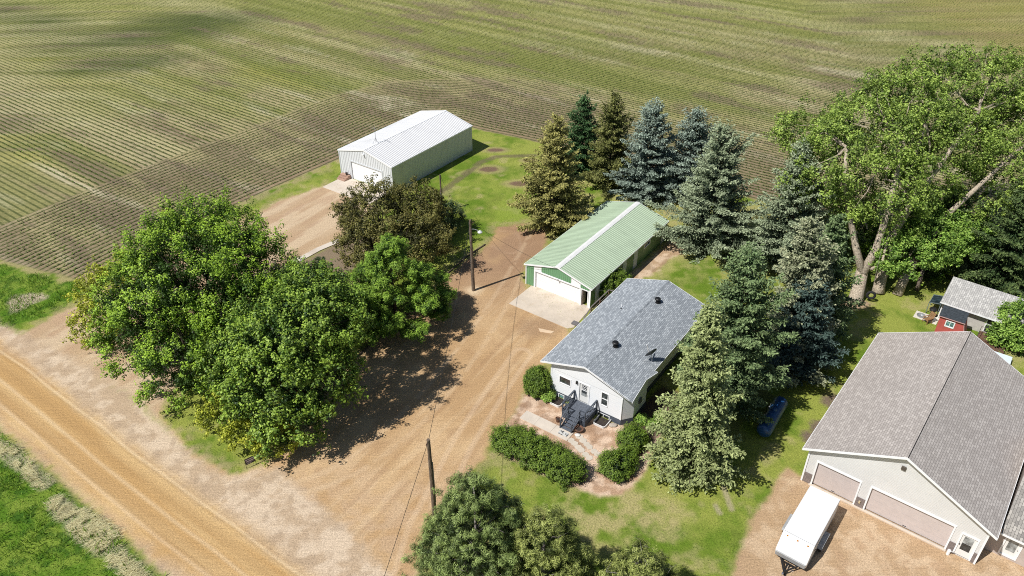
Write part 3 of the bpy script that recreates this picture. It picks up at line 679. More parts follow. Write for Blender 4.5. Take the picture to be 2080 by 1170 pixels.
def window(root, s0, s1, z0, z1, mat_f, mat_g, axis='front', at_=0.0, bars='h', fw=.07, out=-1, sill=False, label=None):
    """window frame (with its bars) and its pane one level deeper"""
    sg = out
    f = MB(); frame_box(f, s0, s1, z0, z1, fw, min(sg*.04, -sg*.05), max(sg*.04, -sg*.05), axis, at_)
    def bar(a0, a1, b0, b1):
        t0, t1 = min(sg*.012, -sg*.03), max(sg*.012, -sg*.03)
        if axis == 'front': f.box(a0, a1, t0, t1, b0, b1)
        else: f.box(at_ + t0, at_ + t1, a0, a1, b0, b1)
    if 'h' in bars: bar(s0, s1, (z0+z1)/2 - .025, (z0+z1)/2 + .025)
    if 'v' in bars: bar((s0+s1)/2 - .025, (s0+s1)/2 + .025, z0, z1)
    wo = f.build('window', mat_f, root)
    if label: wo['label'] = label
    g = MB(); d0, d1 = -sg*.035, -sg*.045
    if axis == 'front': g.box(s0, s1, min(d0, d1), max(d0, d1), z0, z1)
    else: g.box(at_ + min(d0, d1), at_ + max(d0, d1), s0, s1, z0, z1)
    g.build('pane', mat_g, wo); return wo

WHITE = M('white trim paint', (0.87, 0.88, 0.89), .45, .03)
GREYTRIM = M('grey trim', (0.42, 0.42, 0.42), .5)
GLASS = glass(); DARK = M('dark interior', (0.012, 0.011, 0.010), .9)

def sectional(name, root, s0, s1, z0, z1, y, mat, rows, lines_dark=True):
    """sectional overhead door: panels with shallow grooves"""
    mb = MB(); h = (z1 - z0) / rows
    for i in range(rows):
        mb.box(s0, s1, y, y + .05, z0 + i*h + (.012 if i else 0), z0 + (i+1)*h - .0)
    mb.box(s0, s1, y + .02, y + .06, z0, z1)
    return mb.build(name, mat, root)

# ---------------------------------------------------------------- white pole barn
def white_shed():
    W_, L_, he, hr = 9.15, 15.98, 3.62, 4.74
    root = thing('metal_shed', 'long white ribbed metal shed with a low white roof beside the crop field', 'shed', (-22.19, 92.3, 0), -35.4)
    wm_ = metal_sheet('white wall sheet', (0.72, 0.75, 0.78), 'x', .05, .4, .3, .35)
    ws_ = metal_sheet('white side sheet', (0.66, 0.68, 0.66), 'y', .05, .4, .3, .3)
    rm_ = metal_sheet('white roof sheet', (0.66, 0.665, 0.675), 'y', .05, .45, .3, .75)
    zf = lambda s: gable_z(s, W_, he, hr, .06) - .07
    fr = MB(); wall_strip(fr, (0, 0), (1, 0), W_, zf, [(2.05, 7.35, 0, 2.5)], brk=[W_/2])
    s = .15
    while s < W_ - .1:
        for zz0, zz1 in (([(2.72, zf(s) - .05)] if 1.8 < s < 7.6 else [(0.05, zf(s) - .05)])):
            fr.prism([(s - .04, -.002), (s - .016, -.03), (s + .016, -.03), (s + .04, -.002)], zz0, zz1, lambda p, h: (p[0], p[1], h))
        s += .3
    fr.build('front_wall', wm_, root)
    sd_ = MB(); wall_strip(sd_, (W_, 0), (0, 1), L_, lambda t: zf(W_), []); wall_strip(sd_, (0, L_), (0, -1), L_, lambda t: zf(0), []); wall_strip(sd_, (W_, L_), (-1, 0), W_, lambda s_: zf(s_), [], brk=[W_/2])
    t = .15
    while t < L_:
        sd_.prism([(W_ + .002, t - .045), (W_ + .03, t - .018), (W_ + .03, t + .018), (W_ + .002, t + .045)], .05, zf(W_) - .02, lambda p, h: (p[0], p[1], h)); t += .3
    sd_.build('side_wall', ws_, root)
    roof_gable(root, rm_, WHITE, W_, L_, .06, .06, he, hr, .05, .16, ridge=(.16, WHITE), ribs=.3)
    sectional('garage_door', root, 2.05, 7.35, 0.0, 2.5, .08, M('white garage door', (0.86, 0.87, 0.885), .4, .03), 5)
    tr = MB(); frame_box(tr, 2.05, 7.35, 0, 2.5, .16, -.045, .07, bottom=False); tr.box(-.02, W_ + .02, -.05, -.034, .02, .3) if False else None
    tr.box(-.03, .12, -.045, -.034, 0.02, zf(0)); tr.box(W_ - .12, W_ + .034, -.045, -.034, .02, zf(W_))
    tr.build('door_trim', M('pale grey trim', (0.60, 0.63, 0.66), .45, .05), root)
    li = MB(); li.box(W_/2 - .1, W_/2 + .1, -.3, -.04, 4.02, 4.2); li.build('lamp', WHITE, root)
    # antenna mast on the ridge
    a = thing('roof_antenna', 'thin grey antenna mast on a tripod on the white shed ridge', 'antenna', (0, 0, 0), -35.4)
    ca_, sa_ = cos(radians(-35.4)), sin(radians(-35.4)); ax, ay = 4.35, 2.5
    a.location = (-22.19 + ax*ca_ - ay*sa_, 92.3 + ax*sa_ + ay*ca_, 4.70)
    g_ = M('galvanised steel', (0.45, 0.46, 0.47), .4, .1, metal=.6)
    MB().tube([(0, 0, 0), (0, 0, 2.1)], .03, 6).build('mast', g_, a)
    tp = MB()
    for k in range(3): tp.tube([(.45*cos(k*2.1), .45*sin(k*2.1), -.06), (0, 0, .7)], .02, 5)
    tp.build('tripod', g_, a)
    el = MB()
    for z, w in ((2.05, .5), (1.85, .7)): el.bar((-w, 0, z), (w, 0, z), .018)
    el.build('aerial', g_, a)
    # wooden steps and slab
    st = thing('wooden_steps', 'low reddish wooden steps beside the white shed garage door', 'steps', (-22.19, 92.3, 0), -35.4)
    wd_ = M('reddish boards', (0.42, 0.27, 0.20), .8, .2, 4)
    for k in range(3): MB().box(.35, 1.75, -.62 - k*.32 + .02, -.32 - k*.32 + .02 if k else -.06, .0, .52 - k*.17).build('step', wd_, st)
    bk = thing('bucket', 'small dark bucket standing on the reddish wooden steps', 'bucket'); bk.location = (-22.19 + 1.35*ca_ + .35*sa_, 92.3 + 1.35*sa_ - .35*ca_, .52)
    MB().lathe((0, 0, 0), [(.13, 0), (.17, .32), (.15, .32), (.12, .04)], 14).build('pail', M('dark bucket', (0.05, 0.035, 0.03), .6), bk)
    MB().tube([(.16*cos(x), .0, .32 + .16*sin(x)) for x in np.linspace(0, pi, 9)], .008, 5).build('handle', M('dark bucket', (0, 0, 0)), bk)
    sl = MB().box(.55, 8.6, -3.9, -.05, -.05, .05).build('concrete_apron', concrete('apron concrete', (0.60, 0.52, 0.43))); sl.location = (-22.19, 92.3, 0); sl.rotation_euler = (0, 0, radians(-35.4)); sl['kind'] = 'structure'
white_shed()

# ---------------------------------------------------------------- green steel garage
def green_shed():
    W_, L_, he, hr, o = 7.69, 16.44, 2.42, 3.52, .15
    root = thing('green_garage', 'long green steel garage with green roof and white ridge beside a concrete pad', 'garage', (1.44, 66.96, 0), -35.7)
    GR = (0.155, 0.33, 0.155)
    gw = metal_sheet('green wall sheet', (0.17, 0.36, 0.19), 'x', .06, .4, .23, .55); gs = metal_sheet('green side sheet', (0.13, 0.25, 0.10), 'y', .08, .4, .23, .3); gr = metal_sheet('green roof sheet', (0.375, 0.475, 0.335), 'y', .07, .45, .3, .25)
    zf = lambda s: gable_z(s, W_, he, hr, o) - .06
    op = [(1.18, 6.42, 0, 1.95), (6.66, 7.36, .03, 1.93)]
    fr = MB(); wall_strip(fr, (0, 0), (1, 0), W_, zf, op, brk=[W_/2]); fr.build('front_wall', WHITE, root)
    pn = MB()
    def sheet(s0, s1, z0, topf):
        pn.prism([(s0, z0), (s1, z0)] + ([(s1, topf(s1))] + ([(W_/2, topf(W_/2))] if s0 < W_/2 < s1 else []) + [(s0, topf(s0))]), -.03, -.004, lambda p, h: (p[0], h, p[1]))
        s = s0 + .12
        while s < s1 - .05:
            pn.prism([(s - .035, -.031), (s - .012, -.055), (s + .012, -.055), (s + .035, -.031)], z0 + .01, topf(s) - .01, lambda p, h: (p[0], p[1], h)); s += .23
    tz = lambda s: zf(s) - .17
    sheet(.09, .96, .05, tz); sheet(1.9, 5.4, 2.13, tz); sheet(6.5, 7.5, 2.06, tz)
    pn.build('green_panel', gw, root)
    sd_ = MB(); wall_strip(sd_, (W_, 0), (0, 1), L_, lambda t: zf(W_), [(11.05, 12.45, 1.47, 1.98)]); wall_strip(sd_, (0, L_), (0, -1), L_, lambda t: zf(0), []); wall_strip(sd_, (W_, L_), (-1, 0), W_, lambda s_: zf(s_), [], brk=[W_/2])
    for x_, sg in ((W_, 1), (0, -1)):
        t = .2
        while t < L_ - .1:
            if not (sg > 0 and 10.9 < t < 12.6): sd_.prism([(x_ + sg*.002, t - .045), (x_ + sg*.03, t - .018), (x_ + sg*.03, t + .018), (x_ + sg*.002, t + .045)], .05, zf(x_) - .02, lambda p, h: (p[0], p[1], h))
            t += .23
    sd_.build('side_wall', gs, root)
    roof_gable(root, gr, WHITE, W_, L_, o, .12, he, hr, .05, .15, ridge=(.30, M('white ridge', (0.76, 0.76, 0.75), .45, .06)), ribs=.3)
    sp = M('pale side panel', (0.55, 0.60, 0.60), .5, .06)
    for a, b_ in ((.82, 1.62), (6.3, 7.15), (8.72, 9.6), (15.2, 16.05)):
        p_ = MB(); p_.box(W_ + .034, W_ + .05, a, b_, .05, zf(W_) - .03)
        for k in range(3): p_.box(W_ + .05, W_ + .07, a + (k+.5)*(b_-a)/3 - .02, a + (k+.5)*(b_-a)/3 + .02, .06, zf(W_) - .04)
        p_.build('white_panel', sp, root)
    window(root, 11.1, 12.4, 1.52, 1.93, WHITE, GLASS, 'side', W_, 'v', .06, 1)
    sectional('garage_door', root, 1.18, 6.42, 0, 1.95, .1, M('white garage door', (0, 0, 0)), 4)
    tr = MB(); frame_box(tr, 1.18, 6.42, 0, 1.95, .13, -.05, .09, bottom=False); frame_box(tr, 6.66, 7.36, .03, 1.93, .09, -.05, .06, bottom=False)
    tr.box(-.02, .085, -.06, -.005, 0, zf(0) - .02); tr.box(W_ - .085, W_ + .02, -.06, -.005, 0, zf(W_) - .02); tr.build('door_trim', WHITE, root)
    d = MB(); d.box(6.68, 6.72, .05, .72, .03, 1.92); d.build('door', M('pinkish door', (0.50, 0.42, 0.40), .5), root)
    MB().box(6.64, 7.38, 1.2, 1.24, 0, 2.0).build('interior_shade', DARK, root)  # black sheet stands in for the unlit interior behind the open door
    MB().lathe((3.9, -.16, 2.02), [(.03, 0), (.10, .02), (.10, .06), (.02, .12)], 10).build('lamp', GREYTRIM, root)
    # concrete pad, clipped at the house corner
    cs, sn = cos(radians(-35.7)), sin(radians(-35.7))
    poly = [(.72, .25), (.72, -3.98), (7.64, -4.05), (8.05, -3.55), (7.78, -.4), (7.55, .25)]
    pd = MB().prism(poly, -.05, .045, lambda p, h: (p[0], p[1], h)).build('concrete_pad', concrete('pad concrete', (0.58, 0.50, 0.41))); pd.location = (1.44, 66.96, 0); pd.rotation_euler = (0, 0, radians(-35.7)); pd['kind'] = 'structure'
green_shed()

# ---------------------------------------------------------------- white house
HX, HY, HA = 3.29, 50.13, -35.1
def hw(s, t): return (HX + s*cos(radians(HA)) - t*sin(radians(HA)), HY + s*sin(radians(HA)) + t*cos(radians(HA)))
def house():
    W_, L_, he, hr, o, g = 6.76, 14.26, 3.51, 4.84, .77, .45
    root = thing('white_house', 'small white raised house with grey shingle roof and a dark grey front deck', 'house', (HX, HY, 0), HA)
    sid, nt_, n_, l_, b_ = newmat('white house siding')
    t_ = n_.new('ShaderNodeTexCoord'); sp = n_.new('ShaderNodeSeparateXYZ'); l_.new(t_.outputs['Object'], sp.inputs[0])
    fz = math_n(nt_, 'FRACT', math_n(nt_, 'DIVIDE', sp.outputs[2], .2)); c = ramp(nt_, noise(nt_, t_.outputs['Object'], .8, 5, .6), [(.3, (.82, .85, .89)), (.7, (.90, .91, .92))])
    l_.new(mix(nt_, c, (.42, .46, .50), math_n(nt_, 'MULTIPLY', ramp_f(nt_, fz, .12, .0), .5)), b_.inputs[0]); b_.inputs['Roughness'].default_value = .55
    zf = lambda s: gable_z(s, W_, he, hr, o) - .12
    FD = .55
    op = [(.86, 1.92, 1.68, 2.40), (2.80, 3.66, .66, 2.58), (4.88, 5.45, 1.30, 2.65)]
    fr = MB(); wall_strip(fr, (0, 0), (1, 0), W_, zf, op, z0=FD, brk=[W_/2])
    bay = [(W_, 0), (7.42, .85), (7.40, 3.1), (W_, 3.9), (W_, L_)]
    for (x0, y0), (x1, y1) in zip(bay[:-1], bay[1:]):
        k = hypot(x1-x0, y1-y0); wall_strip(fr, (x0, y0), ((x1-x0)/k, (y1-y0)/k), k, lambda s, x0=x0, x1=x1, k=k: zf(x0 + (x1-x0)*s/k), [], z0=FD)
    wall_strip(fr, (W_, L_), (-1, 0), W_, lambda s: zf(W_ - s), [], z0=FD, brk=[W_/2]); wall_strip(fr, (0, L_), (0, -1), L_, lambda s: zf(0), [(L_ - 12.6, L_ - 11.7, .82, 2.8)], z0=FD)
    fr.build('wall', sid, root)
    gp = MB(); gz = 2.80; sl = (hr - he) / (W_/2 + o); gp.prism([(.25, zf(.25) - .03), (W_/2, gz + .05), (W_ - .25, zf(W_ - .25) - .03), (W_/2, zf(W_/2) - .02)], -.02, -.003, lambda p, h: (p[0], h, p[1]))
    gp = MB(); gp.prism([(.1, 2.86), (W_ - .1, 2.86), (W_ - .1, zf(W_ - .1) - .02), (W_/2, zf(W_/2) - .02), (.1, zf(.1) - .02)], -.022, -.003, lambda p, h: (p[0], h, p[1]))
    gp.build('gable_panel', M('gable white', (.86, .88, .90), .5, .02), root)
    MB().box(-.03, .09, -.03, -.004, FD, 2.84).build('corner_trim', WHITE, root); MB().box(W_ - .09, W_ + .01, -.03, -.004, FD, 2.84).build('corner_trim', WHITE, root)
    fo = MB(); oo = [(-.03, -.03), (W_ + .01, -.03), (7.45, .83), (7.43, 3.13), (W_ + .03, 3.93), (W_ + .03, L_ + .03), (-.03, L_ + .03)]
    wops = [(.86, 1.36, -.1, .40), (4.62, 5.72, -.1, .38)]
    for i, (a, b2) in enumerate(zip(oo, oo[1:] + oo[:1])):
        k = hypot(b2[0]-a[0], b2[1]-a[1]); wall_strip(fo, a, ((b2[0]-a[0])/k, (b2[1]-a[1])/k), k, lambda s: FD, [(x0 + .03, x1 + .03, z0, z1) for x0, x1, z0, z1 in wops] if i == 0 else [], z0=-.35)
    fo.build('foundation', M('dark grey foundation', (.085, .10, .13), .7, .12), root)
    sh = shingle('house shingles', (.245, .27, .30), (.325, .355, .385), (.49, .525, .555), .30, .15, 1.08)
    rp = [(W_/2, -g), (7.79, -.54), (7.50, 2.41), (7.80, 3.92), (W_ + o, 3.84), (W_ + o, L_ + g), (W_/2, L_ + g)]
    roof_gable(root, sh, WHITE, W_, L_, o, g, he, hr, .05, .15, right_poly=rp, soffit=M('white soffit', (.7, .7, .7), .6))
    MB().prism([(W_/2 - .15, gable_z(W_/2 - .15, W_, he, hr, o) + .03), (W_/2, hr + .035), (W_/2 + .15, gable_z(W_/2 + .15, W_, he, hr, o) + .03), (W_/2 + .15, gable_z(W_/2+.15, W_, he, hr, o) + .003), (W_/2, hr + .004), (W_/2 - .15, gable_z(W_/2-.15, W_, he, hr, o) + .003)], -g - .01, L_ + g + .01, lambda p, h: (p[0], h, p[1])).build('ridge_cap', sh, root)
    curtain = glass('curtained glass', (.03, .035, .035))
    window(root, .88, 1.90, 1.70, 2.38, WHITE, GLASS, bars='', label='wide picture window in the white front wall')
    window(root, 4.90, 5.43, 1.32, 2.63, WHITE, curtain, bars='h', label='tall double hung window with curtains')
    window(root, .88, 1.34, -.08, .38, WHITE, glass('teal glass', (.06, .12, .12)), bars='')
    window(root, 4.64, 5.70, -.08, .36, WHITE, GLASS, bars='v')
    d = MB(); d.box(2.80, 3.66, .04, .08, .66, 2.58); do = d.build('door', M('white door', (.78, .78, .76), .4, .03), root)
    tr = MB(); frame_box(tr, 2.80, 3.66, .66, 2.58, .10, -.045, .05, bottom=False); tr.build('door_frame', WHITE, do)
    p_ = MB(); p_.box(2.98, 3.47, .028, .038, 1.32, 2.50); p_.build('pane', GLASS, do)
    lat = MB(); lat.box(2.98, 3.47, .012, .03, 1.90, 1.96)
    for z0, z1 in ((1.96, 2.50),):
        for k in (-1, 1):
            lat.bar((3.225 - k*.235, .018, z0 + .01), (3.225 + k*.235, .018, z1 - .01), .028, .02, (0, 1, 0))
        for (a, b_) in (((2.985, z0 + .27), (3.225, z0 + .53)), ((3.225, z0 + .53), (3.465, z0 + .27)), ((3.465, z0 + .27), (3.225, z0 + .01)), ((3.225, z0 + .01), (2.985, z0 + .27))):
            lat.bar((a[0], .02, a[1]), (b_[0], .02, b_[1]), .022, .016, (0, 1, 0))
    lat.build('lattice', WHITE, do)
    MB().box(2.99, 3.46, .014, .024, 1.33, 1.62).build('lower_glass', glass('pale glass', (.14, .15, .15)), do)
    MB().lathe((3.58, .0, 1.55), [(.03, .04), (.035, -.02), (.02, -.05)], 8, 'y').build('handle', GREYTRIM, do)
    MB().box(2.47, 2.61, -.16, -.02, 2.38, 2.66).build('porch_lamp', M('black metal', (.02, .02, .02), .5), root, bevel=.02)
    # wall mounted meter on the bay side
    MB().box(7.425, 7.56, 1.6, 1.95, 1.5, 2.0).build('meter_box', M('grey meter', (.12, .13, .14), .5), root)
    # roof pieces
    blk = M('black vent', (.012, .012, .013), .5)
    for s, t in ((3.95, 3.55), (3.98, 11.3)):
        z = gable_z(s, W_, he, hr, o)
        v = MB().lathe((s, t, z), [(.30, -.03), (.30, .03), (.15, .05), (.15, .24), (.27, .26), (.27, .36), (.20, .42), (.05, .44)], 16).build('roof_vent', blk, root)
    MB().lathe((1.44, 9.34, 4.12), [(.05, 0), (.05, .32), (.035, .32), (.035, .2)], 10).build('vent_pipe', WHITE, root)
    MB().lathe((1.60, 9.02, 4.2), [(.13, -.03), (.10, .06), (.03, .12)], 8).build('pipe_boot', blk, root)
    return W_, L_, he, hr, o
house()

def house_extras():
    W_, L_, he, hr, o = 6.76, 14.26, 3.51, 4.84, .77
    # satellite dish
    x, y = hw(6.95, 4.5); z = gable_z(6.95, W_, he, hr, o)
    d = thing('satellite_dish', 'dark satellite dish on thin struts near the right eave of the grey house roof', 'satellite dish', (x, y, z), HA)
    dk = M('dish grey', (.06, .065, .07), .5, .1); g_ = M('galvanised steel', (0, 0, 0))
    MB().tube([(0, 0, -.02), (-.02, -.05, .55), (-.08, -.12, .85)], .03, 8).build('mast', g_, d)
    st = MB(); st.tube([(-.02, -.05, .5), (-.55, -.55, .23)], .016, 5); st.tube([(-.02, -.05, .5), (-.5, .35, .19)], .016, 5); st.build('strut', g_, d)
    N = Vector((-.80, .35, .48)).normalized(); up = Vector((0, 0, 1)); e1 = N.cross(up).normalized(); e2 = e1.cross(N); c0 = Vector((-.10, -.14, 1.02)); mb = MB(); k = 22
    for r, off in ((0, -.09), (.16, -.075), (.30, -.03), (.54, .055)):
        for j in range(k):
            a = 2*pi*j/k; mb.v.append(tuple(c0 + e1*(r*cos(a)) + e2*(r*1.1*sin(a)) + N*off))
    for i in range(3):
        for j in range(k): mb.f.append((i*k+j, i*k+(j+1) % k, (i+1)*k+(j+1) % k, (i+1)*k+j))
    dish = mb.build('reflector', dk, d, smooth=True); so = dish.modifiers.new('thick', 'SOLIDIFY'); so.thickness = .02
    ar = MB(); p0 = c0 - e2*.40; p1 = c0 + N*.72 + e2*.05; ar.bar(p0, p1, .06); ar.build('feed_arm', M('pale feed arm', (.55, .55, .54), .5), d)
    MB().lathe(p1, [(.03, -.06), (.05, -.02), (.05, .05), (.02, .08)], 8).build('receiver', WHITE, d)
    # front deck with stairs
    dg = M('dark slate deck paint', (.065, .078, .10), .6, .18, 5); dt = M('deck tread paint', (.105, .12, .15), .65, .2, 6)
    k = thing('front_deck', 'dark slate painted wooden deck with crossed railings and stairs at the white house door', 'deck', (HX, HY, 0), HA)
    Z = .64; s0, s1, t1 = 2.32, 4.55, -1.95
    bd = MB(); n = 15
    for i in range(n): bd.box(s0, s1, t1 + i*(1.92/n) + .006, t1 + (i+1)*(1.92/n) - .006, Z - .035, Z)
    bd.build('deck_boards', dt, k)
    sk = MB(); sk.box(s0 + .02, s1 - .02, t1 + .03, t1 + .06, .0, Z - .04); sk.box(s1 - .05, s1 - .02, t1 + .06, -.05, 0, Z - .04); sk.box(s0 + .02, s0 + .05, t1 + .06, -.05, 0, Z - .04); sk.build('skirt', dg, k)
    stp = MB(); m_ = 4; rise = Z / (m_ + 1)
    for i in range(m_): stp.box(2.97, 3.97, t1 - .29*(i+1), t1 - .29*i + .02, Z - rise*(i+1) - .04, Z - rise*(i+1))
    stp.build('tread', dt, k)
    sg = MB()
    for s in (2.93, 3.98):
        sg.prism([(t1, Z - .05), (t1, Z - .38), (t1 - 1.1, -.0), (t1 - 1.22, .0), (t1 - 1.22, .06)], s - .02, s + .02, lambda p, h: (h, p[0], p[1]))
    sg.build('stringer', dg, k)
    pw = .09; R_ = .92
    def post(x_, y_, z0, z1): return MB().box(x_ - pw/2, x_ + pw/2, y_ - pw/2, y_ + pw/2, z0, z1).build('post', dg, k)
    for x_, y_ in ((s0 + .05, -.08), (s1 - .05, -.08), (s0 + .05, t1 + .06), (s1 - .05, t1 + .06), (2.93, t1 + .06), (3.98, t1 + .06)): post(x_, y_, Z, Z + R_)
    for s in (2.93, 3.98): post(s, t1 - 1.14, 0, .92)
    rl = MB()
    for x_ in (s0 + .05, s1 - .05):
        rl.bar((x_, -.04, Z + R_ + .02), (x_, t1 + .02, Z + R_ + .02), .12, .04); rl.bar((x_, -.08, Z + .14), (x_, t1 + .06, Z + .14), .05, .08)
        rl.bar((x_, -.12, Z + .16), (x_, t1 + .1, Z + R_ - .03), .05, .06); rl.bar((x_ + .004, -.12, Z + R_ - .03), (x_ + .004, t1 + .1, Z + .16), .05, .06)
    for xa, xb in ((s0 + .05, 2.93), (3.98, s1 - .05)):
        rl.bar((xa, t1 + .06, Z + R_ + .018), (xb, t1 + .06, Z + R_ + .018), .10, .036); rl.bar((xa, t1 + .06, Z + .14), (xb, t1 + .06, Z + .14), .05, .08); rl.bar((xa, t1 + .06, Z + .5), (xb, t1 + .06, Z + .5), .04, .06)
    for s in (2.93, 3.98):
        rl.bar((s, t1 + .04, Z + R_ + .0), (s, t1 - 1.2, .92), .09, .04); rl.bar((s, t1 + .04, Z + .40), (s, t1 - 1.14, .42), .04, .07)
    rl.build('railing', dg, k)
    # window wells
    ww = M('white well rim', (.72, .72, .71), .5, .08); gv = M('dark well gravel', (.045, .035, .03), .95, .4, 20)
    for (a, b_), lab in (((4.85, 5.92), 'white rimmed window well right of the front deck'), ((.62, 1.62), 'white rimmed window well left of the front deck')):
        q = thing('window_well', lab, 'window well', (HX, HY, 0), HA)
        r_ = MB(); pts = [(a, -.04), (a, -.95)] + [(a + .18 - .18*cos(x), -.95 - .22*sin(x)) for x in np.linspace(.3, 1.57, 4)] + [(b_ - .18 + .18*sin(x), -.95 - .22*cos(x)) for x in np.linspace(0, 1.27, 4)] + [(b_, -.95), (b_, -.04)]
        for p0, p1 in zip(pts[:-1], pts[1:]): r_.bar((*p0, .06), (*p1, .06), .05, .30)
        r_.build('rim', ww, q); MB().prism(pts, .004, .02, lambda p, h: (p[0], p[1], h)).build('gravel', gv, q)
    # walk, mat, planters, stones
    cw = concrete('walk concrete', (.60, .53, .45))
    sw = MB(); xs2 = [-.42, 1.0, 2.55, 4.15]
    for a, b_ in zip(xs2[:-1], xs2[1:]): sw.box(a + .008, b_ - .008, -4.06, -2.98 if b_ < 4 else -2.98, -.05, .05)
    o_ = sw.build('sidewalk', cw); o_.location = (HX, HY, 0); o_.rotation_euler = (0, 0, radians(HA)); o_['kind'] = 'structure'
    fl = MB(); rng = random.Random(3); A = Vector(at(1165, 888)); B = Vector(at(1208, 930))
    for i in range(6):
        c_ = A.lerp(B, (i + .5) / 6); w_ = .62; a0 = rng.uniform(0, 6)
        for dx in (-.34, .34):
            cc = c_ + Vector((dx + rng.uniform(-.05, .05), rng.uniform(-.05, .05) + dx * .5)); fl.prism([(cc.x + rng.uniform(.26, .34)*cos(a0 + j*1.05), cc.y + rng.uniform(.26, .34)*sin(a0 + j*1.05)) for j in range(6)], -.03, .03 + rng.uniform(0, .01), lambda p, h: (p[0], p[1], h))
    o_ = fl.build('flagstone_path', concrete('flagstone', (.56, .50, .42))); o_['kind'] = 'structure'
    mt = thing('doormat', 'grey and white doormat on the walk at the foot of the stairs', 'doormat', (HX, HY, 0), HA)
    m, nt, n, l, b = newmat('mat weave'); c = ramp(nt, noise(nt, objco(nt, (1, 1, 1)), 6, 2, .5), [(.46, (.10, .10, .10)), (.52, (.55, .55, .53))]); l.new(c, b.inputs[0]); b.inputs['Roughness'].default_value = .95
    MB().box(3.08, 3.92, -3.74, -3.28, .054, .075).build('mat', m, mt)
    tc = M('terracotta brown pot', (.17, .09, .06), .7, .2); so_ = M('pot soil', (.04, .03, .025), .95)
    for (s, t), r, lab in (((2.38, -2.55), .22, 'brown round planter pot left of the deck stairs'), ((4.36, -2.55), .36, 'wide low brown planter bowl right of the deck stairs')):
        x, y = hw(s, t); p = thing('planter', lab, 'planter', (x, y, 0))
        MB().lathe((0, 0, 0), [(r*.7, 0), (r, .30), (r*1.05, .34), (r*.9, .34), (r*.85, .27)], 20).build('pot', tc, p, smooth=False); MB().lathe((0, 0, 0), [(r*.84, .24), (r*.5, .29), (.02, .30)], 14).build('soil', so_, p)
    def rock(name, lab, s, t, r, col, zs=.45, seed=1, cat='stone'):
        rg = random.Random(seed); x, y = hw(s, t); mb = MB(); rings = 6; kk = 12
        for i in range(rings + 1):
            ph = pi * i / rings
            for j in range(kk): th = 2*pi*j/kk; f_ = 1 + rg.uniform(-.13, .13); mb.v.append((r*f_*sin(ph)*cos(th), r*f_*.72*sin(ph)*sin(th), r*zs*cos(ph)*f_))
        for i in range(rings):
            for j in range(kk): mb.f.append((i*kk+j, i*kk+(j+1) % kk, (i+1)*kk+(j+1) % kk, (i+1)*kk+j))
        q = mb.build(name, M('rock %d' % seed, col, .9, .2, 8), smooth=True); q.location = (x, y, r*zs*.5); return tag(q, lab, cat)
    rock('stone', 'white stone lying beside the low brown planter', 4.52, -3.0, .26, (.72, .70, .66), .4, 1)
    rock('stone', 'flat grey stone against the right foundation corner', 6.3, -.38, .36, (.40, .35, .30), .3, 2)
    rock('stone', 'grey stone under the round bush by the left house corner', -1.0, -1.1, .30, (.48, .44, .40), .4, 3)
    # side deck with ramp railing along the left wall
    q = thing('side_deck', 'weathered wooden side deck with a sloping handrail by the concrete pad', 'deck', (HX, HY, 0), HA)
    gw_ = M('weathered grey wood', (.17, .15, .14), .8, .25, 6); bw_ = M('brown stained wood', (.20, .12, .08), .8, .25, 6)
    db = MB()
    for i in range(28): db.box(-2.45, -.06, 10.9 + i*.13 + .005, 10.9 + (i+1)*.13 - .005, .66, .70)
    db.build('deck_boards', bw_, q)
    sk = MB(); sk.box(-2.45, -2.41, 10.9, 14.5, 0.02, .65); sk.box(-2.40, -.06, 10.9, 10.94, .02, .65); sk.build('skirt', gw_, q)
    for i in range(4): MB().box(-2.35, -.9, 10.86 - .3*(i+1), 10.86 - .3*i, 0, .66 - .15*(i+1)).build('step', bw_, q)
    for x_, y_, z0, z1 in ((-2.45, 9.62, 0, 1.05), (-2.47, 10.95, 0, 1.62), (-2.47, 12.7, 0, 1.62), (-2.47, 14.45, 0, 1.62), (-.15, 14.45, 0, 1.62)): MB().box(x_ - .045, x_ + .045, y_ - .045, y_ + .045, z0, z1).build('post', bw_, q)
    rl = MB(); rl.bar((-2.46, 9.5, 1.06), (-2.47, 10.98, 1.65), .11, .045); rl.bar((-2.47, 10.98, 1.65), (-2.47, 14.5, 1.65), .12, .045); rl.bar((-2.47, 14.46, 1.652), (-.1, 14.46, 1.652), .12, .045)
    rl.bar((-2.47, 10.98, 1.15), (-2.47, 14.5, 1.15), .04, .10); rl.bar((-2.46, 9.62, .55), (-2.47, 10.95, 1.13), .04, .09); rl.build('railing', gw_, q)
    st_ = MB().box(-3.65, -2.75, 9.35, 9.85, .05, .22).build('stepping_block', M('grey block', (.16, .15, .15), .9)); st_.location = (HX, HY, 0); st_.rotation_euler = (0, 0, radians(HA)); tag(st_, 'dark grey block step on the concrete pad by the house eave', 'step')
house_extras()

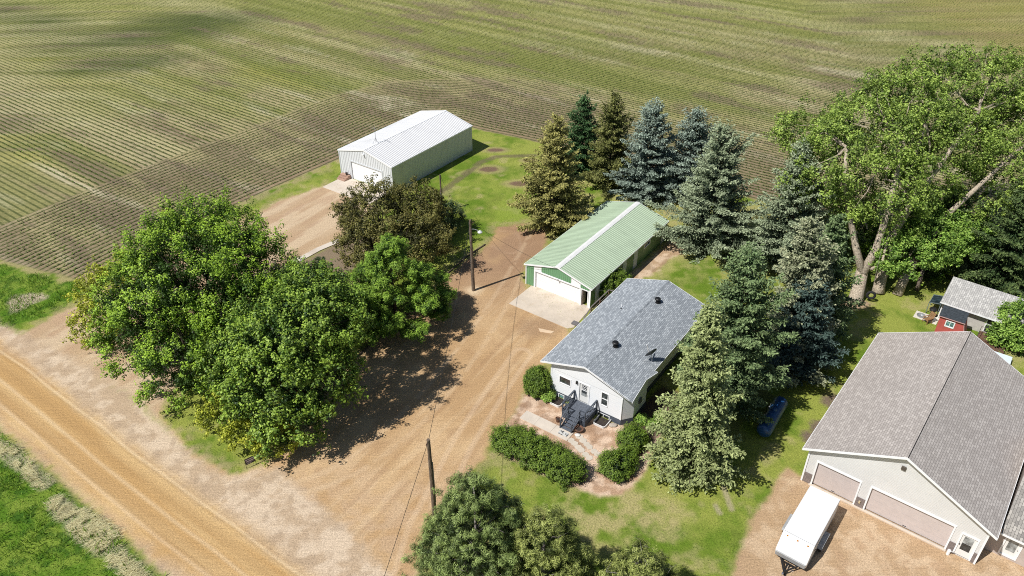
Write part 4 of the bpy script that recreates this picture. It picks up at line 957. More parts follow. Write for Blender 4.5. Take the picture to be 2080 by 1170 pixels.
# ---------------------------------------------------------------- big beige garage with a house wing
GXo, GYo, GA = 21.8, 40.46, -38.3
def gwp(s, t): return (GXo + s*cos(radians(GA)) - t*sin(radians(GA)), GYo + s*sin(radians(GA)) + t*cos(radians(GA)))
def big_garage():
    W_, L_, he, hr, o, g = 12.0, 16.7, 3.39, 6.59, .42, .41
    root = thing('beige_garage', 'large beige vinyl sided garage with two overhead doors and a taupe shingle roof', 'garage', (GXo, GYo, 0), GA)
    sid, nt_, n_, l_, b_ = newmat('beige lap siding')
    t_ = n_.new('ShaderNodeTexCoord'); sp = n_.new('ShaderNodeSeparateXYZ'); l_.new(t_.outputs['Object'], sp.inputs[0])
    fz = math_n(nt_, 'FRACT', math_n(nt_, 'DIVIDE', sp.outputs[2], .13)); c = ramp(nt_, noise(nt_, t_.outputs['Object'], .6, 5, .6), [(.3, (.73, .735, .73)), (.7, (.81, .815, .81))])
    l_.new(mix(nt_, c, (.27, .26, .25), math_n(nt_, 'MULTIPLY', ramp_f(nt_, fz, .22, .0), .75)), b_.inputs[0]); b_.inputs['Roughness'].default_value = .5
    x_ = n_.new('ShaderNodeBump'); x_.inputs['Strength'].default_value = .6; x_.inputs['Distance'].default_value = .02; l_.new(fz, x_.inputs['Height']); l_.new(x_.outputs[0], b_.inputs['Normal'])
    zf = lambda s: gable_z(s, W_, he, hr, o) - .12
    d1, d2, pd = (.80, 3.82, .1, 2.36), (4.66, 10.06, .1, 2.36), (10.68, 11.6, .08, 2.08)
    fr = MB(); wall_strip(fr, (0, 0), (1, 0), W_, zf, [d1, d2, pd], brk=[W_/2])
    wall_strip(fr, (W_, 0), (0, 1), L_, lambda t: zf(W_), []); wall_strip(fr, (W_, L_), (-1, 0), W_, lambda s: zf(W_ - s), [], brk=[W_/2]); wall_strip(fr, (0, L_), (0, -1), L_, lambda t: zf(0), [])
    fr.build('wall', sid, root)
    stn, nt_, n_, l_, b_ = newmat('stone veneer')
    t_ = n_.new('ShaderNodeTexCoord'); mp_ = n_.new('ShaderNodeMapping'); mp_.inputs['Rotation'].default_value = (radians(90), 0, 0); l_.new(t_.outputs['Object'], mp_.inputs[0])
    br = n_.new('ShaderNodeTexBrick'); l_.new(mp_.outputs[0], br.inputs[0]); br.inputs['Scale'].default_value = 1; br.inputs['Brick Width'].default_value = .3; br.inputs['Row Height'].default_value = .12; br.inputs['Mortar Size'].default_value = .012
    br.inputs['Color1'].default_value = (.19, .15, .14, 1); br.inputs['Color2'].default_value = (.34, .28, .26, 1); br.inputs['Mortar'].default_value = (.09, .075, .07, 1)
    l_.new(mix(nt_, br.outputs[0], (.2, .17, .16), noise(nt_, t_.outputs['Object'], 5)), b_.inputs[0]); b_.inputs['Roughness'].default_value = .85
    zt = .98
    for a, b2 in ((.0, .68), (3.94, 4.54), (10.18, 10.57), (11.71, W_)): MB().box(a + .002, b2 - .002, -.05, -.004, .02, zt).build('stone_veneer', stn, root)
    sh = shingle('garage shingles', (.375, .338, .312), (.435, .395, .367), (.53, .485, .45), .34, .17, 1.12)
    roof_gable(root, sh, WHITE, W_, L_, o, g, he, hr, .06, .18, soffit=M('grey soffit', (.55, .55, .55), .6))
    MB().prism([(W_/2 - .16, gable_z(W_/2 - .16, W_, he, hr, o) + .03), (W_/2, hr + .035), (W_/2 + .16, gable_z(W_/2 + .16, W_, he, hr, o) + .03), (W_/2 + .16, gable_z(W_/2+.16, W_, he, hr, o) + .003), (W_/2, hr + .004), (W_/2 - .16, gable_z(W_/2-.16, W_, he, hr, o) + .003)], -g - .01, L_ + g + .01, lambda p, h: (p[0], h, p[1])).build('ridge_cap', sh, root)
    MB().box(W_/2 + .02, W_/2 + .06, -g - .02, L_ + g + .02, hr + .02, hr + .042).build('ridge_gap_line', M('black metal', (.02, .02, .02), .5), root)  # thin black strip painted in for the dark gap along the ridge
    dm_ = M('taupe overhead door', (.58, .51, .485), .45, .04)
    for d in (d1, d2):
        gd = sectional('garage_door', root, d[0], d[1], d[2], d[3], .12, dm_, 4)
        k = int((d[1] - d[0]) / .9); gr_ = MB(); gr_.box((d[0]+d[1])/2 - .12, (d[0]+d[1])/2 + .12, .10, .118, d[2] + .10, d[2] + .14)
        gr_.build('handle', M('black metal', (.02, .02, .02), .5), gd)
        tr = MB(); frame_box(tr, d[0], d[1], d[2], d[3], .11, -.06, .11, bottom=False); tr.build('door_trim', WHITE, root)
    sill = MB(); sill.box(.6, 10.2, -.22, -.055, -.03, .09); sill.build('concrete_sill', concrete('sill concrete', (.62, .52, .42)), root)
    do = MB().box(pd[0], pd[1], .03, .08, pd[2], pd[3]).build('door', M('white door', (0, 0, 0)), root)
    tr = MB(); frame_box(tr, pd[0], pd[1], pd[2], pd[3], .10, -.06, .05, bottom=False); tr.build('door_trim', WHITE, do)
    MB().box(pd[0] + .17, pd[1] - .17, .018, .028, .66, 1.30).build('pane', GLASS, do); MB().box(pd[0] + .17, pd[1] - .17, .018, .028, 1.33, 1.92).build('upper_pane', glass('pale glass', (.14, .15, .15)), do)
    MB().lathe((pd[0] + .07, .0, 1.1), [(.03, .03), (.035, -.03), (.02, -.06)], 8, 'y').build('handle', M('black metal', (0, 0, 0)), do)
    MB().box(5.86, 6.16, -.14, -.02, 5.14, 5.46).build('flood_lamp', M('dark bronze lamp', (.10, .085, .07), .5), root, bevel=.03)
    MB().box(4.15, 4.27, -.13, -.052, .5, .72).build('outlet_lamp', M('pale lamp', (.55, .45, .30), .5), root)
    MB().box(-.03, .09, -.07, -.052, .0, zf(0) - .1).build('corner_trim', WHITE, root); MB().box(W_ - .09, W_ + .03, -.07, -.052, 0, zf(W_) - .1).build('corner_trim', WHITE, root)
    ds = thing('downspout_elbow', 'white drain pipe stub standing between the wide garage door and the entry door', 'pipe', (*gwp(10.38, -.30), 0), GA)
    MB().tube([(0, 0, 0), (0, 0, .42)], .11, 12).build('pipe', WHITE, ds); MB().tube([(0, .0, .34), (.3, .1, .34)], .04, 8).build('elbow', GREYTRIM, ds)
    # adjoining wing at the right edge
    w = thing('house_wing', 'low beige house wing with a white door joined to the large beige garage', 'house', (GXo, GYo, 0), GA)
    T0 = 1.78; WL = 9.0; zt = 2.36
    ww = MB(); op = [(13.1 - 12.0, 14.0 - 12.0, .30, 2.12)]
    wall_strip(ww, (12.03, T0), (1, 0), WL, lambda s: zt, op); ww.build('wall', M('pinkish beige wall', (.50, .43, .39), .6, .06), w)
    sl2 = shingle('wing shingles', (.22, .205, .19), (.31, .29, .265), (.46, .43, .39), .36, .18, 1.0)
    rr = MB(); sl_ = .42
    rr.slab([(12.62, T0 - .45, zt + .02), (12 + WL, T0 - .45, zt + .02), (12 + WL, T0 + 6.2, zt + .02 + 6.65*sl_), (12.62, T0 + 6.2, zt + .02 + 6.65*sl_)], .08)
    rr.slab([(12.62, T0 + 6.2, zt + .02 + 6.65*sl_), (12 + WL, T0 + 6.2, zt + .02 + 6.65*sl_), (12 + WL, T0 + 12.8, zt), (12.62, T0 + 12.8, zt)], .08)
    ro = rr.build('roof', sl2, w)
    fa = MB(); fa.box(12.60, 12 + WL, T0 - .485, T0 - .453, zt - .12, zt + .03); fa.build('fascia', WHITE, w)
    gg = MB(); gg.face([(12.66, T0 + .02, 0), (12.66, T0 + 12, 0), (12.66, T0 + 12, zt), (12.66, T0 + 6.2, zt + 6.3*sl_), (12.66, T0 + .02, zt)]); gg.build('gable_wall', M('pinkish beige wall', (0, 0, 0)), w)
    do = MB().box(13.1, 14.0, T0 + .02, T0 + .06, .30, 2.12).build('door', M('white door', (0, 0, 0)), w)
    MB().box(13.28, 13.82, T0 + .008, T0 + .018, .75, 1.95).build('pane', glass('pale glass', (0, 0, 0)), do)
    tr = MB()
    for a, b2, z0, z1 in ((13.0, 13.1, .2, 2.22), (14.0, 14.1, .2, 2.22), (13.1, 14.0, 2.12, 2.22), (13.1, 14.0, .2, .30)): tr.box(a, b2, T0 - .05, T0 + .05, z0, z1)
    tr.build('door_trim', WHITE, do)
    MB().lathe((13.92, T0 - .01, 1.15), [(.03, .03), (.035, -.03), (.02, -.06)], 8, 'y').build('handle', GREYTRIM, do)
big_garage()

# ---------------------------------------------------------------- old shed, red playhouse and their clutter
def back_corner():
    ox, oy = 41.35, 61.0; A = -38.3; ca_, sa_ = cos(radians(A)), sin(radians(A))
    def wp(s, t): return (ox + s*ca_ - t*sa_, oy + s*sa_ + t*ca_)
    r = thing('old_shed', 'old pale grey lean-to shed with a sun-bleached shingle roof behind the red playhouse', 'shed', (ox, oy, 0), A)
    Wd, Dp = 6.9, 2.9; zf_, zb = 2.16, 3.0
    wl = MB(); wall_strip(wl, (0, 0), (1, 0), Wd, lambda s: zf_, [(1.0, 1.6, 1.2, 1.85), (4.0, 4.85, .25, 1.95)]); wall_strip(wl, (Wd, 0), (0, 1), Dp, lambda t: zf_ + (zb - zf_)*t/Dp, []); wall_strip(wl, (Wd, Dp), (-1, 0), Wd, lambda s: zb, []); wall_strip(wl, (0, Dp), (0, -1), Dp, lambda t: zb - (zb - zf_)*t/Dp, [])
    wl.build('wall', M('pale grey boards', (.55, .52, .48), .8, .12, 3), r)
    rf = MB(); sl_ = (zb - zf_) / Dp; rf.slab([(-.2, -.5, zf_ + .06 - .5*sl_), (Wd + .2, -.5, zf_ + .06 - .5*sl_), (Wd + .2, Dp + .2, zb + .06 + .2*sl_), (-.2, Dp + .2, zb + .06 + .2*sl_)], .06)
    m = shingle('bleached shingles', (.36, .35, .34), (.45, .44, .42), (.58, .565, .54), .34, .17, 1.0)
    rf.build('roof', m, r)
    fa = MB(); fa.box(-.22, Wd + .22, -.535, -.503, zf_ - .5*sl_ - .06, zf_ + .065 - .5*sl_); fa.box(-.02, .08, -.05, -.004, 0, zf_ - .02); fa.build('trim', WHITE, r)
    window(r, 1.02, 1.58, 1.22, 1.83, WHITE, GLASS, bars='')
    d = MB(); d.box(4.0, 4.85, .03, .07, .25, 1.95); do = d.build('door', M('dark screen', (.05, .05, .055), .6), r)
    tr = MB(); frame_box(tr, 4.0, 4.85, .25, 1.95, .09, -.05, .02, bottom=False); tr.box(4.0, 4.85, -.03, .02, 1.05, 1.13); tr.build('door_frame', WHITE, do)
    # porch boards and rail
    p = thing('porch_steps', 'brown plank porch with a thin metal handrail before the old shed door', 'porch', (ox, oy, 0), A)
    bw = M('brown porch planks', (.15, .085, .055), .8, .25, 6); pb = MB()
    for i in range(22): pb.box(3.75, 6.2, -.08 - (i+1)*.15 + .006, -.08 - i*.15 - .006, .16, .22)
    pb.build('planks', bw, p); MB().box(3.78, 6.17, -3.3, -.1, 0, .155).build('base', M('dark base', (.05, .035, .03), .9), p)
    rl = MB(); st = M('dark steel tube', (.06, .055, .05), .5)
    for x0 in (3.75,):
        for i in range(4): rl.tube([(x0 + i*.55, -.7, .2), (x0 + i*.55, -.7, 1.1)], .018, 5)
        rl.tube([(x0, -.7, 1.1), (x0 + 1.65, -.7, 1.1)], .02, 5); rl.tube([(x0, -.7, .2), (x0, -2.2, .2)], .018, 5); rl.tube([(x0, -.7, 1.1), (x0, -2.2, .95), (x0, -2.2, .2)], .02, 5)
    rl.build('handrail', st, p)
    # red playhouse
    q = thing('red_playhouse', 'small red shed with a dark sloping roof and one white window beside the old shed', 'playhouse', (39.72, 58.28, 0), -36)
    red = M('red board paint', (.50, .105, .095), .6, .1, 3); Wp, Dq, h1, h2 = 1.98, 1.45, 2.25, 2.5; fl = .62
    b = MB()
    # front wall flares to the right at its foot
    for a0, a1, z0, z1 in ((0, .62, 0, h1), (1.32, Wp, 0, h1), (.62, 1.32, 0, 1.35), (.62, 1.32, 1.95, h1)): b.face([(a0, 0, z0), (a1, 0, z0), (a1, 0, z1), (a0, 0, z1)])
    b.face([(Wp, 0, 0), (Wp + fl, 0, 0), (Wp, 0, h1)]); b.face([(Wp + fl, 0, 0), (Wp + fl, Dq, 0), (Wp, Dq, h2), (Wp, 0, h1)]); b.face([(0, 0, 0), (0, Dq, 0), (0, Dq, h2), (0, 0, h1)]); b.face([(0, Dq, 0), (Wp + fl, Dq, 0), (Wp, Dq, h2), (0, Dq, h2)])
    b.build('wall', red, q)
    MB().slab([(-.1, -.14, h1 + .03), (Wp + .12, -.14, h1 + .03), (Wp + .12, Dq + .05, h2 + .06), (-.1, Dq + .05, h2 + .06)], .05).build('roof', M('dark blue grey shingles', (.045, .055, .065), .7, .3, 6), q)
    t = MB(); t.box(-.12, Wp + .14, -.165, -.143, h1 - .03, h1 + .04); t.bar((Wp + .03, -.02, h1 - .03), (Wp + fl + .03, -.02, 0), .06, .04, (0, 1, 0)); t.build('trim', M('pink trim', (.55, .34, .33), .6), q)
    window(q, .66, 1.28, 1.39, 1.91, WHITE, glass('teal glass', (0, 0, 0)), bars='v', fw=.09)
    # glazed lean-to at the left end of the old shed
    g_ = thing('cold_frame', 'dark glazed lean-to frame at the left end of the old shed', 'greenhouse frame', (*wp(-1.15, .1), 0), A)
    MB().slab([(0, 0, 1.25), (1.05, 0, 1.45), (1.05, 1.7, 1.45), (0, 1.7, 1.25)], .03).build('glass_top', glass('sooty glass', (.012, .02, .024)), g_)
    fb = MB()
    for x_, y_, z_ in ((.03, .03, 1.22), (1.0, .03, 1.40), (.03, 1.66, 1.22), (1.0, 1.66, 1.40)): fb.box(x_ - .03, x_ + .03, y_ - .03, y_ + .03, 0, z_)
    fb.bar((0, .03, 1.27), (1.05, .03, 1.47), .05); fb.bar((0, 1.66, 1.27), (1.05, 1.66, 1.47), .05); fb.bar((.03, 0, 1.28), (.03, 1.7, 1.28), .05); fb.build('frame', M('teal grey frame', (.16, .20, .20), .6), g_)
    gr = thing('grill', 'black barbecue grill on the pale slab beside the glazed frame', 'grill', (*wp(-.55, -.45), 0), A)
    bk = M('black metal', (0, 0, 0)); MB().lathe((0, 0, .75), [(.05, 0), (.28, .08), (.34, .22), (.34, .26), (.26, .40), (.05, .46)], 18).build('bowl', bk, gr)
    for k in range(3): MB().tube([(.2*cos(k*2.1), .2*sin(k*2.1), .85), (.34*cos(k*2.1), .34*sin(k*2.1), 0)], .02, 6).build('leg', bk, gr)
    sl = MB().box(-1.9, .2, -1.35, -.06, -.03, .045).build('patio_slab', concrete('patio concrete', (.66, .62, .55))); sl.location = (ox, oy, 0); sl.rotation_euler = (0, 0, radians(A)); sl['kind'] = 'structure'
    ch = thing('wooden_chair', 'brown slatted wooden lawn chair on the grass left of the pale slab', 'chair', (*at(1882, 655), 0), -70)
    wd = M('tan chair wood', (.30, .17, .08), .7, .2, 6)
    s_ = MB()
    for i in range(5): s_.box(-.28, .28, -.30 + i*.12, -.30 + i*.12 + .10, .38, .41)
    s_.build('seat', wd, ch); b_ = MB()
    for i in range(5): b_.bar((-.24 + i*.12, .30, .40), (-.24 + i*.12, .55, 1.05), .10, .025, (0, 1, 0))
    b_.build('backrest', wd, ch)
    for x_ in (-.27, .27):
        for y_ in (-.27, .27): MB().box(x_ - .03, x_ + .03, y_ - .03, y_ + .03, 0, .38).build('leg', wd, ch)
        MB().box(x_ - .05, x_ + .05, -.32, .36, .58, .61).build('armrest', wd, ch)
    wt = thing('metal_tub', 'round grey metal tub lid lying beside the wooden lawn chair', 'tub', (*at(1870, 643), 0))
    MB().lathe((0, 0, 0), [(.34, 0), (.38, .2), (.35, .2), (.32, .05)], 18).build('tub', M('galvanised steel', (0, 0, 0)), wt)
    # pale covered well box behind the big garage
    x, y = at(2030, 735); wb = thing('storage_box', 'pale blue white storage box behind the large garage roof', 'storage box', (x, y, 0), -36)
    MB().box(-.75, .75, -.5, .5, 0, .45).build('box', M('pale plastic', (.60, .68, .74), .5, .05), wb, bevel=.03); MB().slab([(-.80, -.55, .53), (.80, -.55, .53), (.80, .55, .57), (-.80, .55, .57)], .07).build('lid', M('pale lid', (.66, .74, .80), .5, .04), wb)
back_corner()
# ================================================================== TRAILER, TANK, POLES AND SMALL THINGS
def trailer():
    a, b2 = gwp(2.15, -2.05), gwp(2.19, -7.8); yaw = atan2(b2[1] - a[1], b2[0] - a[0])
    r = thing('cargo_trailer', 'white enclosed cargo trailer with a sloped nose parked at the small garage door', 'trailer', (*a, 0), math.degrees(yaw) + 90)
    # local: -y is towards the hitch; x to the driver's right
    wh = M('white trailer skin', (.80, .80, .80), .35, .03); gy = M('trailer grey skirt', (.33, .34, .35), .45, .1); bk = M('black frame', (.018, .018, .02), .55)
    w = 1.07; zb, zt = .52, 2.02; L = 5.05
    prof = [(0.0, zb), (0.0, zt - .08), (-.06, zt), (-L, zt), (-L - .09, zt - .06), (-L - .85, 1.02), (-L - .87, .92), (-L - .80, zb)]
    MB().prism(prof, -w, w, lambda p, h: (h, p[0], p[1])).build('body', wh, r, bevel=.07)
    s = MB()
    for x0, x1 in ((-w - .012, -w - .002), (w + .002, w + .012)): s.box(x0, x1, -L - .5, -.06, zb - .01, .72)
    s.build('side_trim', gy, r)
    nz = MB(); nz.prism([(-L - .80, zb - .02), (-L - .885, .93), (-L - .95, .90), (-L - .90, zb - .02)], -w + .05, w - .05, lambda p, h: (h, p[0], p[1])); nz.build('stone_guard', gy, r, bevel=.02)
    ed = MB()
    for sx in (-1, 1): ed.bar((sx*(w + .002), -.1, zt - .10), (sx*(w + .002), -L + .05, zt - .10), .012, .05)
    ed.build('roof_trim', gy, r)
    for x_ in (-.7, 0, .7): MB().box(x_ - .05, x_ + .05, -L - .18, -L - .10, zt - .17, zt - .09).build('marker_lamp', M('amber lamp', (.55, .22, .03), .4), r)
    sm = MB(); sm.box(-w + .05, w - .05, -L + .02, -L + .045, zt + .001, zt + .012); sm.build('roof_seam', gy, r)
    sd_ = MB().box(w + .003, w + .02, -L + .3, -L + 1.05, .72, 1.85).build('side_door', M('pale trailer door', (.55, .56, .57), .4), r); MB().box(w + .021, w + .05, -L + .36, -L + .5, 1.2, 1.26).build('handle', bk, sd_)
    tyre = M('tyre rubber', (.02, .02, .022), .85); rim = M('silver rim', (.45, .47, .55), .3, .1, metal=.8)
    for sx in (-1, 1):
        fe = MB(); fe.prism([(-3.85, .62), (-3.75, .78), (-2.25, .78), (-2.15, .62), (-2.2, .60), (-2.29, .745), (-3.71, .745), (-3.80, .60)], sx*(w + .02), sx*(w + .34), lambda p, h: (h, p[0], p[1])); fe.build('fender', gy, r)
        for yc in (-3.36, -2.64):
            wo = MB().lathe((sx*(w + .18), yc, .33), [(.18, -.11), (.30, -.11), (.33, -.08), (.33, .08), (.30, .11), (.18, .11)], 24, 'x').build('wheel', tyre, r)
            MB().lathe((sx*(w + .18), yc, .33), [(.04, -.085), (.19, -.075), (.19, .075), (.07, .095), (.03, .10)], 18, 'x').build('rim', rim, wo)
    fr = MB(); fr.box(-.95, .95, -L - .7, -.05, .42, .50)
    for sx in (-1, 1): fr.bar((sx*.85, -L - .45, .45), (sx*.05, -L - 1.75, .45), .08, .10)
    fr.bar((-.5, -L - 1.05, .452), (.5, -L - 1.05, .452), .06, .08); fr.bar((0, -L - 1.0, .46), (0, -L - 2.0, .46), .09, .10); fr.build('frame', bk, r)
    MB().box(-.06, .06, -L - 2.12, -L - 1.98, .42, .54).build('coupler', rim, r, bevel=.02)
    jk = MB(); jk.tube([(.0, -L - 1.62, .02), (.0, -L - 1.62, .95)], .035, 8); jk.lathe((0, -L - 1.62, 0), [(.12, 0), (.12, .03), (.04, .05)], 10); jk.build('jack', bk, r)
    bl = thing('wood_block', 'short pale wood block under the trailer jack', 'block', (*gwp(2.42, -8.15), 0), -60); MB().box(-.25, .25, -.09, .09, 0, .09).build('block', M('pale wood block', (.60, .48, .36), .8, .15, 6), bl)
trailer()

def tank():
    a, b2 = Vector(at(1553, 876, .55)), Vector(at(1582, 826, .55)); d = (b2 - a); L = d.length + .45; yaw = math.degrees(atan2(d.y, d.x)); c = (a + b2) / 2
    r = thing('propane_tank', 'long dark blue propane tank lying in the shade of the spruces', 'tank', (c.x, c.y, 0), yaw)
    bl = M('dark blue tank paint', (.018, .075, .20), .35, .15, 3, spec=.6); R = .60; prof = [(.02, -L/2 - .38)]
    for k in range(1, 7): q = k/6*pi/2; prof.append((R*sin(q), -L/2 - .38*cos(q)))
    prof += [(-0, 0)]; prof = [p for p in prof if p[0] > 0]; prof += [(p, -h) for p, h in reversed(prof)]
    MB().lathe((0, 0, .82), prof, 28, 'x').build('shell', bl, r, smooth=True)
    MB().lathe((.1, 0, 1.40), [(.20, 0), (.20, .16), (.15, .24), (.02, .26)], 16).build('dome', bl, r)
    for x in (-L*.3, L*.3): MB().box(x - .12, x + .12, -.36, .36, 0, .36).build('leg', bl, r)
    lw = M('tank lettering', (.62, .64, .68), .5)
    for x0, ws in ((-.95, (.16, .10)), (.35, (.18, .10, .16))):
        q = MB(); x = x0
        for w_ in ws:
            q.prism([(x, .25), (x + w_, .25), (x + w_*.8, .40), (x + w_*.2, .40)], R + .004, R + .008, lambda p, h: (p[0], h*cos(p[1]*1.8), .82 + h*sin(p[1]*1.8 + .2))); x += w_ + .10
        q.build('lettering', lw, r)
tank()

WOOD = barkmat('pole wood', (.085, .062, .045), (.24, .185, .14), 1.2)
def pole(lab, x, y, h, r0, r1, lean=(0, 0), lampside=False):
    p = thing('utility_pole', lab, 'pole', (x, y, 0))
    MB().tube([(0, 0, -.1), (lean[0]*.5, lean[1]*.5, h*.5), (lean[0], lean[1], h)], [r0, (r0+r1)/2, r1], 12).build('post', WOOD, p)
    return p
p1xy = at(883, 1048); p2xy = at(962, 590); p3xy = at(898, 430)
P1H, P2H, P3H = 7.64, 8.16, 4.87
g_ = M('galvanised steel', (0, 0, 0)); ins = M('brown insulator', (.10, .06, .045), .3)
A1 = pole('bare wooden utility pole in the foreground drive beside the dark pine', *p1xy, P1H, .17, .12, (0, 0))
MB().tube([(-.14, -.02, P1H - .5), (-.14, -.02, P1H - .38)], .05, 8).build('insulator', ins, A1); MB().box(.135, .19, -.03, .03, 1.5, 5.5).build('conduit', M('grey conduit', (.28, .27, .26), .6), A1)
A2 = pole('tall wooden yard pole with a silver lamp arm between the trees and the green garage', *p2xy, P2H, .17, .11, (-.12, .1))
MB().tube([(-.1, .08, P2H - 1.0), (.25, -.05, P2H - .92), (.62, -.2, P2H - .98)], .03, 8).build('lamp_arm', g_, A2)
lb = MB().lathe((.82, -.28, P2H - 1.08), [(.05, .14), (.14, .08), (.24, -.02), (.23, -.10), (.05, -.12)], 16).build('yard_lamp', M('silver lamp', (.62, .64, .64), .35, .05), A2)
MB().tube([(.14, .02, P2H - .3), (.14, .02, P2H - .18)], .05, 8).build('insulator', ins, A2); MB().tube([(-.24, .06, P2H - .25), (-.20, .02, P2H*.5), (-.2, 0, .05)], .012, 5).build('ground_wire', g_, A2)
A3 = pole('short grey service pole behind the reddish shrub near the white shed', *p3xy, P3H, .12, .09, (0, 0))
MB().box(-.07, .07, -.20, -.10, 2.0, 2.6).build('switch_box', g_, A3); MB().tube([(.1, 0, P3H - .15), (.32, -.05, P3H - .9), (.18, -.1, 2.6)], .015, 5).build('cable_loop', M('black cable', (.02, .02, .02), .6), A3)
BLK = M('black cable', (.02, .02, .02), .6)
def wire(lab, a, b_, sag, r=.016, n=18):
    a = Vector(a); b_ = Vector(b_); pts = [a.lerp(b_, i/n) - Vector((0, 0, sag*4*(i/n)*(1 - i/n))) for i in range(n+1)]
    return tag(MB().tube(pts, r, 5, cap=False).build('overhead_wire', BLK), lab, 'wire')
t1 = (p1xy[0], p1xy[1], P1H - .12); t2 = (p2xy[0] - .12, p2xy[1] + .1, P2H - .18); t3 = (p3xy[0], p3xy[1], P3H - .1)
wire('long cable running from the foreground pole up the drive to the yard lamp pole', t1, t2, .5)
fx, fy = at(780, 1170, 6.9); wire('cable leaving the foreground pole towards the lower edge of the view', t1, (t1[0] + (fx - t1[0]) * 2.2, t1[1] + (fy - t1[1]) * 2.2, 6.2), .1)
ge = (1.44 + 3.85*cos(radians(-35.7)) + .1*sin(radians(-35.7)), 66.96 + 3.85*sin(radians(-35.7)) - .1*cos(radians(-35.7)), 3.3)
wire('thin cable dropping from the yard lamp pole to the green garage gable', t2, ge, .35, .012)
wire('thin cable between the green garage corner and the grey house eave', (1.44 + 7.69*cos(radians(-35.7)), 66.96 + 7.69*sin(radians(-35.7)), 2.25), (*hw(-.6, 12.9), 3.5), .15, .012)
wl = (-22.19 + 9.2*cos(radians(-35.4)) - 2.2*sin(radians(-35.4)), 92.3 + 9.2*sin(radians(-35.4)) + 2.2*cos(radians(-35.4)), 3.45)
wire('short cable from the grey service pole to the white shed side wall', t3, wl, .25, .012)
wire('cable from the yard lamp pole to the grey service pole', t2, t3, .5, .012)

# yard sign
x, y = at(511, 947); sg = thing('yard_sign', 'small black yard sign with pale lettering bands on the grass by the drive entrance', 'sign', (x, y, 0), 38)
sb = M('sign black', (.02, .02, .024), .5, .05); MB().box(-.38, .38, -.012, .012, .34, .92).build('panel', sb, sg)
fr = MB()
for s in (-.385, .385): fr.box(s - .014, s + .014, -.014, .014, 0, .96)
fr.box(-.37, .37, -.014, .014, .925, .952); fr.build('frame', M('black metal', (0, 0, 0)), sg)
tx = MB()
for z0, z1, a, b2 in ((.78, .87, -.34, .32), (.60, .70, -.30, .30), (.52, .55, -.20, .26), (.42, .46, -.33, .1)):
    tx.box(a, b2, -.019, -.0135, z0, z1)
tx.build('lettering', M('pale lilac lettering', (.62, .52, .60), .5, .25, 30), sg)

# tyre swing
x, y = at(1765, 613); ts = thing('tyre_swing', 'black tyre hanging on a rope beside the big forked trunk', 'tyre swing', (x, y, 0), -20)
mb = MB(); R, r_ = .36, .13; k1, k2 = 26, 10
for i in range(k1):
    for j in range(k2): a, b2 = 2*pi*i/k1, 2*pi*j/k2; mb.v.append(((R + r_*cos(b2))*cos(a), r_*sin(b2)*.9, .80 + (R + r_*cos(b2))*sin(a)))
for i in range(k1):
    for j in range(k2): mb.f.append((i*k2+j, ((i+1) % k1)*k2+j, ((i+1) % k1)*k2+(j+1) % k2, i*k2+(j+1) % k2))
mb.build('tyre', M('tyre rubber', (0, 0, 0)), ts, smooth=True); MB().tube([(0, 0, 1.25), (-.2, .1, 4.0), (-.35, .2, 7.0)], .015, 5).build('rope', M('pale rope', (.45, .40, .32), .9), ts)

# landscape timbers edging the tree island
tm = barkmat('edging timber', (.05, .04, .03), (.19, .15, .11), 1.0)
ep = [at(*p) for p in ((604, 860), (640, 806), (700, 748), (762, 693), (812, 652), (862, 603), (905, 560), (948, 522), (986, 497))]
for i, (a, b2) in enumerate(zip(ep[:-1], ep[1:])):
    a, b2 = Vector(a), Vector(b2); d = (b2 - a).normalized() * .04
    o_ = MB().tube([(*(a + d), .07), (*(b2 - d), .07)], .085, 8).build('edging_timber', tm); tag(o_, 'weathered round timber laid end to end along the tree island edge', 'timber', 'timbers edging the drive')
x, y = at(1109, 672); fs_ = MB().prism([(-.75, .28), (-.55, -.25), (.55, -.36), (.78, .0)], 0, .03, lambda p, h: (p[0], p[1], h)).build('flat_slab', concrete('pale slab', (.66, .50, .34))); fs_.location = (x, y, 0); fs_.rotation_euler = (0, 0, radians(-8)); tag(fs_, 'pale flat slab lying on the drive before the concrete pad', 'slab')
ks = [at(*p) for p in ((602, 532), (645, 508), (690, 489))]
cs_ = MB().bar((*ks[0], .04), (*ks[1], .04), .75, .10).bar((*ks[1], .041), (*ks[2], .041), .75, .10).build('concrete_strip', concrete('strip concrete', (.64, .57, .49))); cs_['kind'] = 'structure'
# ================================================================== TREES
BARK_G = barkmat('grey bark', (.07, .055, .045), (.26, .21, .165), 1.0)
BARK_D = barkmat('dark bark', (.03, .022, .018), (.11, .085, .065), 1.2)
BARK_C = barkmat('cottonwood bark', (.19, .15, .11), (.62, .53, .41), 1.1)
BARK_P = barkmat('pale branch bark', (.14, .12, .11), (.42, .38, .35), 1.5)

def tree_root(name, lab, x, y, group=None, cat='tree'):
    return thing(name, lab, cat, (x, y, 0), 0, group)

